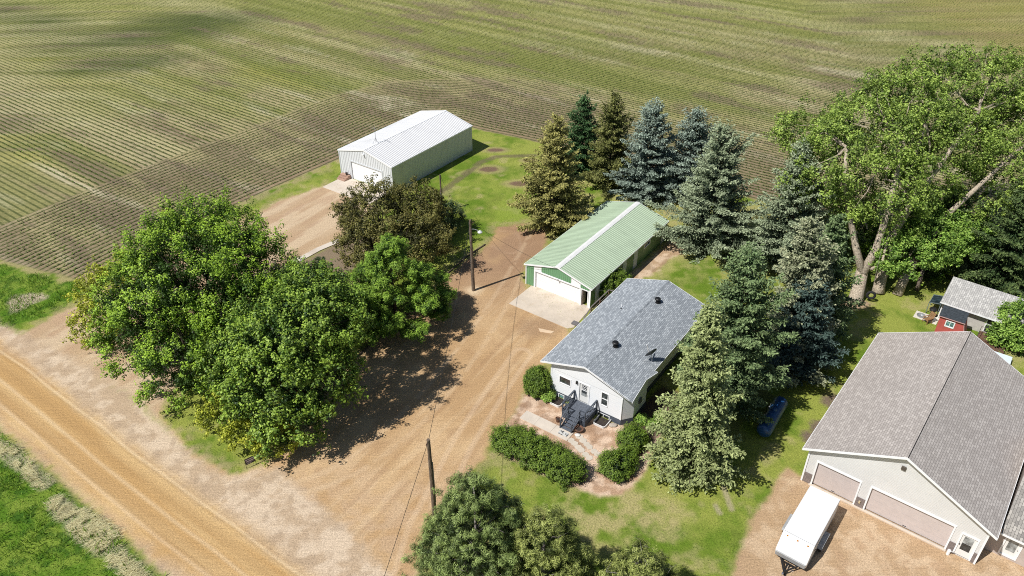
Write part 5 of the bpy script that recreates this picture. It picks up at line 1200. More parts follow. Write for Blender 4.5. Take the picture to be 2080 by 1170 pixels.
def spruce(lab, x, y, h, r, cols, seed, tipx=0.0, up=.12, droop=.30, skirt=.06, dens=1.0, power=.72, group='spruces round the yard', gap=0.0, cs=1.0):
    """whorled branches, each with side sprays of short dense twigs"""
    rng = np.random.default_rng(seed); root = tree_root('spruce_tree', lab, x, y, group)
    lx = tipx
    tr = MB(); zs = np.linspace(0, 1, 9); tr.tube([(lx*z*z, 0, h*z*.97 - .1) for z in zs], [max(.02, .025*h*(1-z)**.9 * .62 + .02) for z in zs], 9)
    C, Uv, Vv, T, Tip = [], [], [], [], []
    z = skirt*h; az = rng.uniform(0, 6); nb = 0
    irr = rng.normal(0, 1, 12)
    while z < h*.985:
        f = z / h; Lm = r * max(.03, (1 - f)) ** power * (1.0 if f > .12 else .72 + 2.3*f)
        nw = int(round((6 + 5*(1 - f)) * dens))
        for k in range(nw):
            az += 2.39996 + rng.normal(0, .18)
            lump = 1 + .10*rng.normal() + .14*sin(az*2 + irr[0] + z*.35) + .12*sin(az*3 + irr[1] + z*.9) + .12*sin(z*1.9 + irr[2] + az)
            L = Lm * lump * rng.uniform(.62, 1.12)
            if rng.uniform() < gap: continue
            if rng.uniform() < .07: L *= 1.15
            zz = max(.3, z + rng.normal(0, .30)); d = np.array([cos(az), sin(az), 0.0])
            s0 = up*1.6 + .9*f**2 - droop*(1 - f) + rng.normal(0, .12); s1 = .16*(1-f)
            m_ = max(3, int(L / .20)); u = np.linspace(.10 if L < 1 else .22, 1, m_)
            P_ = np.stack([lx*f*f + d[0]*L*u, d[1]*L*u, zz + L*(s0*u + s1*u*u)], 1)
            if nb % 3 == 0 and L > .8: tr.tube([(lx*f*f, 0, zz), tuple(P_[m_//2]), tuple(P_[-1])], [.035, .022, .006], 4, cap=False)
            nb += 1
            side = np.array([-sin(az), cos(az), 0.0])
            for sgn in (-1, 0, 1):
                ln = np.full(m_, .30) if sgn == 0 else (.18 + .34*L*(1 - u)*.55 + .16) * rng.uniform(.75, 1.2, m_)
                ln = np.minimum(ln, .95)
                dirs = unit(d*(1.0 if sgn == 0 else .75) + side*sgn*rng.uniform(.7, 1.1, (m_, 1)) + np.array([0, 0, 1.])*rng.uniform(-.42, .10, (m_, 1)))
                nc = 1 if sgn == 0 else int(max(1, round(float(ln.mean())/.17)))
                for c_ in range(nc):
                    q = (c_ + .55) / nc
                    pos = P_ + dirs*(ln*q)[:, None] + rng.normal(0, .085, (m_, 3))
                    pos[:, 2] -= .20*(ln*q)**2
                    for rep in range(3):
                        dd = unit(dirs + rng.normal(0, .5, (m_, 3))); w_ = unit(np.cross(dd, unit(np.array([0, 0, 1.]) + rng.normal(0, .55, (m_, 3)))))
                        hl = rng.uniform(.10, .17, m_)*cs; C.append(pos + dd*.05); Uv.append(dd*hl[:, None]); Vv.append(w_*(hl*rng.uniform(.30, .46, m_))[:, None])
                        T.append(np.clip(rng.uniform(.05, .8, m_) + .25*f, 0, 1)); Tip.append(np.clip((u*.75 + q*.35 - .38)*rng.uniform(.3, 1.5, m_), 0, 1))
        z += (.30 + .14*(1 - f)) * (h/13)**.5
    # leader
    n_ = 26; zz = rng.uniform(h*.955, h*1.015, n_); dd = unit(rng.normal(0, .5, (n_, 3)) + np.array([0, 0, 1.])); a = rng.uniform(0, 6.28, n_)
    C.append(np.stack([lx + .14*np.cos(a)*(h*1.03 - zz), .14*np.sin(a)*(h*1.03 - zz), zz], 1)); Uv.append(dd*.17); Vv.append(perp(dd, rng)*.06); T.append(rng.uniform(.3, 1, n_)); Tip.append(rng.uniform(.3, .9, n_))
    tr.build('trunk', BARK_D, root, smooth=True)
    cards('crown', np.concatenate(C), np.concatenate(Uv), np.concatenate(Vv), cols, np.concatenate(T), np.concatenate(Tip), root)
    return root

def inside_lobes(p, lobes, k):
    m_ = np.zeros(len(p), bool)
    for c in lobes: m_ |= (((p - np.array(c[:3])) / (np.array(c[3:6])*k))**2).sum(1) < 1
    return m_

def crown(root, lobes, mat, seed, nclump, cl_r, nsub, sub_r, nleaf, leaf, up=.6, shape=(1, 1, 1), inner=.3, bottom=-.55, tuft=0.0, aspect=.62, name='crown', rough=.16):
    """leaf cards in tufts, tufts in clumps, clumps over the lobes (local coordinates)"""
    rng = np.random.default_rng(seed); L = np.array([c[:6] for c in lobes], float)
    area = (L[:, 3]*L[:, 4] + L[:, 3]*L[:, 5] + L[:, 4]*L[:, 5]); pr = area/area.sum(); pts = np.zeros((0, 3)); nr = np.zeros((0, 3)); tries = 0
    while len(pts) < nclump and tries < 40:
        tries += 1; k = rng.choice(len(L), nclump*2, p=pr); d = unit(rng.normal(size=(nclump*2, 3))); ok = d[:, 2] > bottom; k, d = k[ok], d[ok]
        rad = 1 + rng.normal(0, rough*.5, len(d)) - np.abs(rng.normal(0, rough, len(d)))
        p = L[k, :3] + L[k, 3:]*d*rad[:, None]; keep = ~inside_lobes(p, lobes, .80); p, d, k = p[keep], d[keep], k[keep]; keep = p[:, 2] > .3; pts = np.concatenate([pts, p[keep]]); nr = np.concatenate([nr, unit(d[keep] / L[k[keep], 3:])])
    pts, nr = pts[:nclump], nr[:nclump]; outer = np.ones(len(pts))
    ni = int(len(pts)*inner)
    if ni:
        k = rng.choice(len(L), ni, p=pr); d = unit(rng.normal(size=(ni, 3))); p = L[k, :3] + L[k, 3:]*d*rng.uniform(.35, .8, (ni, 1)); ok = p[:, 2] > .5
        pts = np.concatenate([pts, p[ok]]); nr = np.concatenate([nr, d[ok]]); outer = np.concatenate([outer, np.zeros(ok.sum())])
    n = len(pts); cb = rng.uniform(-.25, .25, n)                                     # clumps lighter or darker
    S = np.repeat(np.arange(n), nsub); off = rng.normal(0, .46, (len(S), 3))*cl_r*np.array(shape); sp_ = pts[S] + off + nr[S]*rng.uniform(-.2, .6, (len(S), 1))*cl_r
    sdir = unit(nr[S]*.7 + np.array([0, 0, up]) + rng.normal(0, .35, (len(S), 3)))
    K = np.repeat(np.arange(len(S)), nleaf); o = unit(rng.normal(size=(len(K), 3)))*rng.uniform(.25, 1, (len(K), 1))**.6*sub_r
    ax = sdir[K]
    if tuft: along = (o*ax).sum(1, keepdims=True); o = o + ax*along*tuft
    c = sp_[K] + o; nrm = unit(unit(o)*.85 + np.array([0, 0, up*.8]) + nr[S][K]*.3 + rng.normal(0, .30, (len(K), 3)))
    u = perp(nrm, rng); v = np.cross(nrm, u); sz = leaf*rng.uniform(.65, 1.25, (len(K), 1))
    hgt = ((o*ax).sum(1)/sub_r)
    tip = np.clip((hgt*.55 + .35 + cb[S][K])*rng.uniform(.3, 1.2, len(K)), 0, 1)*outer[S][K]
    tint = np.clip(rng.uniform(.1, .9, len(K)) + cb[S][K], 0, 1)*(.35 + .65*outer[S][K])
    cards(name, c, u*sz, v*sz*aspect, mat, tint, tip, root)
    return pts[:nclump]

def limbs(mb, start, ends, r0, rng, bend=.25, r_end=.02):
    for e in ends:
        a = Vector(start); b_ = Vector(e); mid = a.lerp(b_, .5) + Vector((rng.normal(0, .2), rng.normal(0, .2), (b_ - a).length*bend*.3)); q = a.lerp(b_, .8).lerp(mid, .15)
        mb.tube([a, mid, q, b_], [r0, r0*.62, r0*.35, r_end], 6, cap=False)

def loc_lobes(x, y, L):
    """lobes given as (photo px, photo py, height, rx, ry, rz) to local coordinates"""
    out = []
    for px_, py_, z, rx, ry, rz in L:
        wx, wy = at(px_, py_, z); out.append((wx - x, wy - y, z, rx, ry, rz))
    return out

BLUE = leafmat('blue spruce needles', (.028, .044, .040), (.13, .172, .142), (.325, .39, .32), .08, .2)
BLUEG = leafmat('blue green spruce needles', (.027, .044, .026), (.14, .18, .108), (.36, .405, .26), .08, .2)
TAN = leafmat('tan spruce needles', (.045, .045, .014), (.165, .165, .05), (.41, .38, .135), .10, .2)
OLIVE = leafmat('olive spruce needles', (.03, .042, .012), (.105, .12, .035), (.225, .225, .075), .10, .2)
DEEP = leafmat('deep blue spruce needles', (.009, .020, .017), (.030, .052, .044), (.085, .125, .105), .06, .2)
DKG = leafmat('dark spruce needles', (.010, .026, .011), (.035, .08, .030), (.075, .14, .05), .08, .2)
PALE = leafmat('pale spruce needles', (.036, .046, .028), (.15, .175, .10), (.36, .37, .23), .08, .2)
GRN = leafmat('green spruce needles', (.018, .040, .016), (.08, .128, .055), (.21, .27, .12), .08, .2)
YGR = leafmat('yellow green spruce needles', (.036, .047, .017), (.155, .195, .075), (.37, .41, .185), .10, .2)

spruce('tan tinged spruce left of the row behind the green garage', 4.6, 78.6, 13.2, 4.4, TAN, 1, .3, gap=.05)
spruce('small very dark green spruce behind the tan one', 9.0, 92.4, 10.6, 3.0, DKG, 2)
spruce('olive green spruce with a slim top in the back row', 12.2, 89.0, 12.0, 3.6, OLIVE, 3)
spruce('bluest spruce of the back row, broad and even', 16.6, 86.2, 12.2, 4.2, BLUE, 4)
spruce('blue spruce half hidden behind the big blue green one', 21.6, 86.4, 11.2, 3.9, BLUE, 5)
spruce('big broad blue green spruce at the far corner of the green garage', 21.8, 73.6, 14.6, 5.4, BLUEG, 6, -.6, power=.72)
spruce('spruce with a dark ragged top beside the spreading cottonwood', 28.8, 69.4, 14.2, 4.8, BLUEG, 7, -1.0, gap=.12)
spruce('dark green spruce on the lawn side of the spruce clump', 28.0, 57.2, 13.2, 3.0, GRN, 9, -.8)
spruce('pale whitish spruce rising behind the big green spruce', 25.0, 54.4, 14.6, 3.7, PALE, 8, -1.2)
spruce('dense green spruce close behind the grey roofed house', 17.7, 48.3, 15.4, 4.5, GRN, 10, -.4, power=.68, dens=1.1, skirt=.12)
spruce('yellow green spruce nearest the camera beside the white house', 13.5, 41.3, 15.4, 3.2, YGR, 11, -.5, droop=.42, dens=1.15, power=.72)
spruce('low deep blue spruce above the propane tank', 24.6, 52.6, 9.5, 3.3, DEEP, 12, power=.6, skirt=.10)

# ---------------------------------------------------------------- broadleaf trees
MAPLE = leafmat('maple leaves', (.016, .040, .004), (.07, .145, .011), (.25, .375, .034), .2, .35)
MAPLE2 = leafmat('dark maple leaves', (.013, .036, .006), (.055, .122, .015), (.235, .33, .042), .2, .4)
LIME = leafmat('yellow green leaves', (.06, .085, .008), (.21, .26, .025), (.46, .47, .06), .3, .3)
RUST = leafmat('rusty purple leaves', (.030, .032, .010), (.092, .098, .024), (.195, .172, .05), .22, .3)
COTT = leafmat('cottonwood leaves', (.022, .046, .009), (.12, .20, .03), (.33, .42, .09), .28, .4)
ELDER = leafmat('box elder leaves', (.025, .065, .010), (.11, .215, .030), (.30, .42, .085), .3, .35)
YEW = leafmat('yew needles', (.007, .018, .003), (.027, .064, .007), (.12, .18, .022), .12, .3)
JUNI = leafmat('juniper needles', (.018, .036, .014), (.06, .095, .04), (.12, .16, .07), .1, .2)
WPINE = leafmat('white pine needles', (.014, .044, .007), (.085, .175, .016), (.25, .37, .05), .2, .3)
SPINE = leafmat('scots pine needles', (.020, .034, .010), (.075, .115, .030), (.23, .29, .09), .12, .35)
SPINE2 = leafmat('olive pine needles', (.026, .038, .008), (.11, .14, .03), (.30, .33, .095), .12, .35)

def broadleaf(name, lab, x, y, L, mat, seed, n, trunk=(.28, 2.2), bark=BARK_D, limbn=26, cat='tree', group=None, **kw):
    root = tree_root(name, lab, x, y, group, cat); lobes = loc_lobes(x, y, L); rng = np.random.default_rng(seed + 100)
    pts = crown(root, lobes, mat, seed, n, **kw)
    tr = MB(); r0, hz = trunk; cx = float(np.mean([q[0] for q in lobes]))*.4; cy = float(np.mean([q[1] for q in lobes]))*.4
    tr.tube([(0, 0, -.1), (cx*.3, cy*.3, hz*.5), (cx, cy, hz)], [r0*1.25, r0, r0*.85], 10)
    if limbn and len(pts):
        for q in lobes: limbs(tr, (cx, cy, hz - .1), [(q[0]*.9, q[1]*.9, q[2])], r0*.6, rng, r_end=r0*.2)
        for p in pts[rng.choice(len(pts), min(limbn, len(pts)), replace=False)]:
            q = min(lobes, key=lambda c: (c[0]-p[0])**2 + (c[1]-p[1])**2 + (c[2]-p[2])**2); s = Vector((cx, cy, hz)).lerp(Vector(q[:3]), .7); limbs(tr, s, [tuple(p)], r0*.26, rng)
    tr.build('trunk', bark, root, smooth=True); return root

M1 = at(430, 770)
broadleaf('maple_tree', 'big bright green maple with dense upright shoots left of the drive', *M1,
          [(385, 560, 7.6, 6.0, 5.6, 4.6), (315, 605, 5.8, 4.6, 4.6, 4.0), (480, 545, 7.2, 4.6, 4.4, 4.2), (300, 680, 4.2, 3.8, 3.6, 3.0), (420, 490, 7.6, 4.6, 4.4, 4.0), (370, 735, 4.0, 3.6, 3.4, 3.2), (500, 640, 5.0, 3.6, 3.6, 3.4)],
          MAPLE, 21, 470, (.38, 2.4), limbn=40, cl_r=.66, nsub=10, sub_r=.27, nleaf=19, leaf=.085, up=.75, tuft=1.1, inner=1.0, aspect=.7, rough=.26)
M2 = at(640, 850)
broadleaf('maple_tree', 'darker round crowned maple in front whose shadow falls across the drive', *M2,
          [(595, 690, 7.6, 4.2, 4.0, 3.8), (660, 640, 9.3, 3.0, 3.0, 2.7), (555, 790, 5.0, 3.5, 3.4, 3.2), (630, 755, 5.2, 3.5, 3.5, 3.3), (632, 600, 8.4, 2.6, 2.6, 2.4), (500, 740, 5.0, 3.2, 3.0, 3.0), (590, 850, 3.2, 2.4, 2.4, 2.2)],
          MAPLE2, 22, 400, (.34, 2.2), limbn=36, cl_r=.66, nsub=10, sub_r=.29, nleaf=17, leaf=.095, up=.6, tuft=.4, inner=.3, aspect=.75, rough=.24)
broadleaf('ash_sapling', 'yellow green small tree leaning out at the left side of the big maple', *at(228, 690), [(215, 600, 3.6, 2.5, 2.4, 2.3), (200, 655, 2.6, 2.0, 2.0, 1.9), (265, 560, 4.0, 2.2, 2.0, 1.9)], LIME, 23, 170, (.12, 1.4), limbn=24,
          cl_r=.5, nsub=8, sub_r=.24, nleaf=9, leaf=.10, up=.5, inner=.15, aspect=.6, rough=.3)
broadleaf('shrub', 'yellow green low shrub at the foot of the dark maple near the yard sign', *at(545, 905), [(440, 850, 1.6, 1.5, 1.4, 1.4), (500, 880, 1.4, 1.6, 1.4, 1.3), (560, 895, 1.5, 1.7, 1.5, 1.4), (470, 820, 2.4, 1.6, 1.5, 1.5)], LIME, 24, 110, (.08, .8), cat='shrub', limbn=20,
          cl_r=.42, nsub=8, sub_r=.24, nleaf=10, leaf=.095, up=.5, inner=.25, aspect=.6, rough=.25)
broadleaf('crabapple_tree', 'rusty purple leaved tree in front of the white shed', *at(795, 560), [(770, 440, 4.5, 3.8, 3.7, 3.3), (840, 425, 4.2, 3.0, 3.0, 2.8), (740, 490, 3.0, 2.6, 2.6, 2.6), (700, 430, 3.6, 1.2, 1.2, 1.5), (850, 490, 3.4, 3.2, 3.0, 2.8), (770, 530, 2.4, 2.6, 2.4, 2.2)], RUST, 25, 420, (.22, 1.4), limbn=50,
          cl_r=.52, nsub=9, sub_r=.27, nleaf=12, leaf=.095, up=.5, inner=.6, aspect=.6, rough=.28)
broadleaf('shrub', 'dark green rounded juniper beside the grey service pole', *at(915, 478), [(912, 440, 1.7, 1.6, 1.5, 1.8), (895, 465, 1.2, 1.4, 1.3, 1.3)], JUNI, 26, 110, (.1, .6), cat='shrub', limbn=8, cl_r=.4, nsub=9, sub_r=.24, nleaf=13, leaf=.075, up=.5, inner=.4, aspect=.5, rough=.16)
broadleaf('shrub', 'small yellow green sapling poking up behind the big maple', *at(352, 470), [(346, 442, 1.6, .9, .9, 1.0), (362, 455, 1.0, .8, .8, .8)], LIME, 27, 26, (.04, .8), cat='shrub', limbn=10, cl_r=.32, nsub=7, sub_r=.2, nleaf=7, leaf=.08, up=.5, inner=.1, aspect=.6, rough=.3)
broadleaf('shrub', 'dark green low growth between the dark maple and the white pine', *at(730, 690), [(715, 650, 2.6, 2.3, 2.1, 2.3), (745, 625, 2.2, 2.0, 1.9, 2.0), (700, 600, 3.0, 2.0, 2.0, 2.2)], MAPLE2, 28, 130, (.08, .6), cat='shrub', limbn=8, cl_r=.5, nsub=9, sub_r=.28, nleaf=14, leaf=.09, up=.6, inner=.4)
# bare twiggy bush behind the maple
bb = tree_root('bare_shrub', 'bare greyish twiggy bush at the field edge behind the big maple', *at(432, 462), None, 'shrub'); rg = np.random.default_rng(4); mb = MB()
for i in range(90):
    a = rg.uniform(0, 6.28); l_ = rg.uniform(.8, 2.1); t_ = rg.uniform(.15, .75); e = Vector((cos(a)*sin(t_)*l_, sin(a)*sin(t_)*l_, cos(t_)*l_)); mb.tube([(0, 0, 0), e*.55 + Vector((0, 0, .1)), e], [.022, .014, .005], 4, cap=False)
    mb.tube([e*.55 + Vector((0, 0, .1)), e*.9 + Vector(rg.normal(0, .2, 3))], [.012, .004], 4, cap=False)
mb.build('twigs', BARK_P, bb)

def needle_tufts(root, centers, dirs, mat, rng, n, ln, wd, spread=.75, name='crown'):
    N = len(centers); K = np.repeat(np.arange(N), n); d = unit(dirs[K]*.8 + rng.normal(0, spread, (len(K), 3))); l_ = ln*rng.uniform(.7, 1.2, (len(K), 1))
    c = centers[K] + d*l_*.5 + rng.normal(0, .03, (len(K), 3)); w = perp(d, rng)
    cb = rng.uniform(-.3, .3, N)
    cards(name, c, d*l_*.5, w*wd*rng.uniform(.7, 1.3, (len(K), 1)), mat, np.clip(rng.uniform(0, .8, len(K)) + cb[K], 0, 1), np.clip(((d*dirs[K]).sum(1)*.5 + .2 + cb[K]*.8)*rng.uniform(.2, 1.1, len(K)), 0, 1), root)

def pine(lab, x, y, h, r, mat, seed, tufts=900, bark=BARK_P, rings=9, z0=.12, power=.6, n=24, ln=.24, wd=.022, flat=.55, name='pine_tree', dead=18, per=9, group=None, tipx=0.0):
    rng = np.random.default_rng(seed); root = tree_root(name, lab, x, y, group); tr = MB()
    tr.tube([(tipx*t*t, 0, h*.95*t - .1) for t in np.linspace(0, 1, 6)], [.2*(h/9)*(1 - .88*t) for t in np.linspace(0, 1, 6)], 9)
    C, D = [], []; az = 0; per_b = max(4, 3*tufts // (rings*per))
    for i in range(rings):
        f = z0 + (1 - z0)*i/(rings - .4)
        for k in range(max(3, int(per*(1 - .45*f)))):
            az += 2.4 + rng.normal(0, .25); L = r*max(.12, 1 - f)**power*rng.uniform(.72, 1.1); z = h*f + rng.normal(0, .25)
            d = np.array([cos(az), sin(az), 0]); sl = .12 + .75*f; base = np.array([tipx*f*f, 0, z]); e = base + d*L + np.array([0, 0, L*sl*.5])
            mid = base + d*L*.55 + np.array([0, 0, L*sl*.15]); tr.tube([tuple(base), tuple(mid), tuple(e)], [.05, .035, .015], 5, cap=False)
            m_ = int(per_b*(.4 + .9*L/r)); u = rng.uniform(.35, 1.03, m_)**.8
            p = np.where(u[:, None] < .55, base + (mid - base)*(u[:, None]/.55), mid + (e - mid)*((u[:, None] - .55)/.45))
            sp = np.array([-d[1], d[0], 0]); lat = rng.normal(0, .30, m_)*L*(1.15 - u*.7); ver = rng.normal(0, .14, m_)*L*flat + .06
            q = p + sp*lat[:, None]; q[:, 2] += ver; C.append(q); D.append(unit(d*.55 + sp*np.sign(lat)[:, None]*.35 + np.array([0, 0, .75]) + rng.normal(0, .2, (m_, 3))))
            for j in range(0, m_, 4): tr.tube([tuple(p[j]), tuple(q[j])], [.016, .008], 4, cap=False)
    C.append(np.array([[tipx, 0, h*.96]] * 6) + rng.normal(0, .1, (6, 3))); D.append(unit(np.array([[0, 0, 1.]]*6) + rng.normal(0, .3, (6, 3))))
    for k in range(dead):
        a = rng.uniform(0, 6.28); f = rng.uniform(.25, .85); rr = r*(1 - f)**power; s = Vector((cos(a)*rr*.5, sin(a)*rr*.5, h*f + .4)); e = Vector((cos(a)*rr*.95, sin(a)*rr*.95, h*f + .85 + rng.uniform(0, .3)))
        tr.tube([s, e], [.02, .007], 4, cap=False)
        for j in range(3): tr.tube([s.lerp(e, .4 + .2*j), s.lerp(e, .6 + .2*j) + Vector(rng.normal(0, .22, 3))], [.012, .004], 4, cap=False)
    tr.build('trunk', bark, root, smooth=True)
    needle_tufts(root, np.concatenate(C), np.concatenate(D), mat, rng, n, ln, wd); return root

def puff_pine(lab, x, y, lobes, mat, seed, n, h, bark=BARK_P, name='pine_tree', dead=30, leaf=.12, aspect=.12, nleaf=46, cl_r=.30, nsub=4, sub_r=.22, up=.35, **kw):
    """pine crown of needle puffs over lobes, with bare pale twigs showing between them"""
    rng = np.random.default_rng(seed); root = tree_root(name, lab, x, y); a = dict(rough=.34, inner=.4, bottom=-.5, tuft=.5); a.update(kw)
    pts = crown(root, lobes, mat, seed, n, cl_r=cl_r, nsub=nsub, sub_r=sub_r, nleaf=nleaf, leaf=leaf, up=up, aspect=aspect, **a)
    tr = MB(); tr.tube([(0, 0, -.1), (0, 0, h*.5), (0, 0, h*.93)], [.2, .13, .03], 9)
    for p in pts[rng.choice(len(pts), min(dead, len(pts)), replace=False)]:
        z0 = p[2]*.85 - .3; tr.tube([(0, 0, z0), tuple(p*np.array([.6, .6, 1]) - np.array([0, 0, .1])), tuple(p*np.array([1.03, 1.03, 1]) + np.array([0, 0, .1]))], [.05, .03, .012], 5, cap=False)
        e = Vector(p) + Vector((0, 0, .15))
        for k in range(3): tr.tube([e, e + Vector((rng.normal(0, .25), rng.normal(0, .25), rng.uniform(.1, .35)))], [.014, .005], 4, cap=False)
    tr.build('trunk', bark, root, smooth=True); return root

puff_pine('dark grey green pine with pale dead twigs at the bottom of the view', *at(972, 1215), [(0, 0, 2.8, 3.7, 3.5, 2.1), (.2, .2, 5.4, 3.0, 2.9, 2.0), (-.2, .2, 7.8, 2.1, 2.0, 1.8), (0, .2, 9.7, 1.2, 1.1, 1.3), (-2.0, .6, 4.6, 1.6, 1.6, 1.4), (1.6, .5, 6.8, 1.3, 1.3, 1.3)], SPINE, 31, 540, 10.9)
puff_pine('olive green pine touching the right side of the dark grey green pine', *at(1100, 1235), [(0, 0, 2.4, 3.0, 2.9, 1.9), (.2, .2, 4.7, 2.4, 2.3, 1.7), (0, .2, 6.6, 1.6, 1.5, 1.5), (.1, .2, 7.9, .8, .8, 1.0), (1.8, .2, 3.0, 1.4, 1.4, 1.2)], SPINE2, 32, 380, 8.6)
puff_pine('small olive green pine cut off by the bottom edge', *at(1288, 1262), [(0, 0, 2.2, 2.4, 2.4, 1.7), (.1, 0, 4.2, 1.9, 1.8, 1.5), (0, .1, 5.6, 1.1, 1.1, 1.1), (-1.2, .2, 4.0, 1.0, 1.0, 1.0)], SPINE2, 33, 260, 6.4)
rw_ = random.Random(12); plates = []
for i in range(11):
    f = i/10.5; z = 1.4 + 7.4*f; Lr = 5.3*(1 - f)**.5*rw_.uniform(.85, 1.1)
    for k in range(max(2, int(7*(1 - .55*f)))):
        a = k*2*pi/max(2, int(7*(1 - .55*f))) + i*1.1 + rw_.uniform(-.3, .3); q = rw_.uniform(.55, .95); plates.append((Lr*q*cos(a), Lr*q*sin(a), z + rw_.uniform(-.3, .3) + .25*q, rw_.uniform(.9, 1.5)*(1 - .4*f), rw_.uniform(.9, 1.5)*(1 - .4*f), .34))
plates.append((0, 0, 9.1, .7, .7, .8))
puff_pine('soft bright green white pine with layered boughs over the drive edge', *at(806, 662), plates, WPINE, 34, 780, 9.2, bark=BARK_D, dead=20, leaf=.14, aspect=.2, nleaf=22, cl_r=.34, nsub=5, sub_r=.26, up=.9, rough=.12, inner=.15, tuft=.2, shape=(1, 1, .5), bottom=-.3)
pine('thin dull green young pine with a bare leader between the maples and the dirt pad', *at(668, 655), 7.4, 2.6, JUNI, 35, 220, bark=BARK_D, rings=8, power=.8, n=20, ln=.26, wd=.022, flat=.2, dead=6, z0=.2)

# ---------------------------------------------------------------- cottonwoods
def cottonwood(lab, base, path_limbs, lobes, seed, n, leaf=.10):
    x, y = at(*base); root = tree_root('cottonwood_tree', lab, x, y, 'big trees on the right'); rng = np.random.default_rng(seed + 7); tr = MB()
    for pts, r0, r1 in path_limbs:
        P_ = []
        for px_, py_, z in pts: wx, wy = at(px_, py_, z); P_.append((wx - x, wy - y, z))
        k = len(P_); tr.tube(P_, [r0 + (r1 - r0)*i/(k-1) for i in range(k)], 12)
    L = loc_lobes(x, y, lobes)
    pts = crown(root, L, COTT, seed, n, cl_r=.75, nsub=9, sub_r=.34, nleaf=13, leaf=leaf, up=.55, inner=.12, aspect=.75, rough=.36, bottom=-.75)
    ends = [Vector(p[-1]) for p in [[(at(*q[:2], q[2])[0]-x, at(*q[:2], q[2])[1]-y, q[2]) for q in pl[0]] for pl in path_limbs]]
    for p in pts[rng.choice(len(pts), min(30, len(pts)), replace=False)]:
        s = min(ends, key=lambda e: (e - Vector(p)).length); c_ = Vector(min(L, key=lambda c: (c[0]-p[0])**2 + (c[1]-p[1])**2 + (c[2]-p[2])**2)[:3]); limbs(tr, s.lerp(c_, rng.uniform(.1, .8)), [tuple(p)], .07, rng)
    for c_ in L: s = min(ends, key=lambda e: (e - Vector(c_[:3])).length); limbs(tr, tuple(s), [c_[:3]], .15, rng, r_end=.05)
    tr.build('trunk', BARK_C, root, smooth=True); return root

cottonwood('huge forked cottonwood with a pale two limbed trunk and spreading crown', (1738, 612),
           [([(1735, 618, -.1), (1740, 600, .5), (1752, 548, 2.6)], .78, .58), ([(1752, 556, 2.4), (1738, 500, 4.6), (1724, 430, 8.0), (1715, 370, 11.5), (1720, 300, 14.5)], .42, .16), ([(1752, 556, 2.4), (1780, 505, 4.6), (1800, 440, 8.0), (1815, 380, 11.0), (1835, 300, 14.0)], .46, .16), ([(1768, 548, 3.0), (1782, 540, 3.4), (1792, 532, 3.8)], .16, .12)],
           [(1760, 300, 13.0, 5.4, 5.0, 4.0), (1700, 330, 12.0, 4.4, 4.2, 3.6), (1830, 240, 15.0, 5.2, 5.0, 4.0), (1790, 380, 10.5, 4.0, 3.8, 3.0), (1640, 270, 11.5, 3.4, 3.2, 2.4), (1660, 380, 9.5, 2.8, 2.6, 2.4), (1735, 405, 8.2, 2.4, 2.2, 2.2), (1815, 425, 7.6, 2.6, 2.4, 2.0), (1760, 210, 15.0, 3.2, 3.0, 2.6)], 41, 520)
cottonwood('tall cottonwood behind the forked one with thick limbs reaching right', (1787, 588),
           [([(1783, 596, -.1), (1786, 580, .6), (1800, 520, 3.4), (1815, 470, 6.0)], .66, .44), ([(1815, 474, 5.8), (1860, 400, 9.5), (1905, 340, 12.5), (1945, 285, 14.5), (1990, 225, 16.5)], .40, .14), ([(1815, 474, 5.8), (1850, 350, 11.5), (1880, 250, 16)], .30, .12)],
           [(1900, 200, 16.0, 5.2, 5.0, 3.8), (1990, 180, 16.5, 4.6, 4.4, 3.6), (1950, 290, 13.0, 3.6, 3.6, 2.8), (1850, 290, 13.5, 4.2, 4.0, 3.2), (2050, 220, 15.0, 3.8, 3.6, 3.0), (1880, 360, 10.5, 2.6, 2.6, 2.0)], 42, 460)
cottonwood('leaning cottonwood with a limb stretching to the right edge', (1828, 592),
           [([(1822, 600, -.1), (1835, 570, 1.2), (1862, 520, 3.4)], .52, .40), ([(1862, 524, 3.2), (1920, 440, 7.0), (1975, 390, 9.5), (2040, 330, 12.0), (2110, 270, 14)], .34, .12)],
           [(2060, 340, 11.0, 3.6, 3.6, 2.6), (1990, 395, 8.5, 2.4, 2.4, 1.8), (2100, 260, 13.5, 4.6, 4.4, 3.4), (2120, 400, 8.5, 3.2, 3.0, 2.2)], 43, 250)
broadleaf('box_elder_tree', 'bright light green box elder crown under the leaning cottonwood', *at(1862, 590), [(1890, 488, 4.8, 3.8, 3.3, 2.0), (1830, 520, 4.2, 2.5, 2.2, 1.7), (1955, 472, 5.0, 2.8, 2.6, 1.7), (1905, 450, 5.8, 2.8, 2.7, 1.8)], ELDER, 44, 300, (.2, 2.4), bark=BARK_G, group='big trees on the right', limbn=24,
          cl_r=.5, nsub=9, sub_r=.30, nleaf=12, leaf=.10, up=.7, inner=.25, aspect=.75, rough=.2)

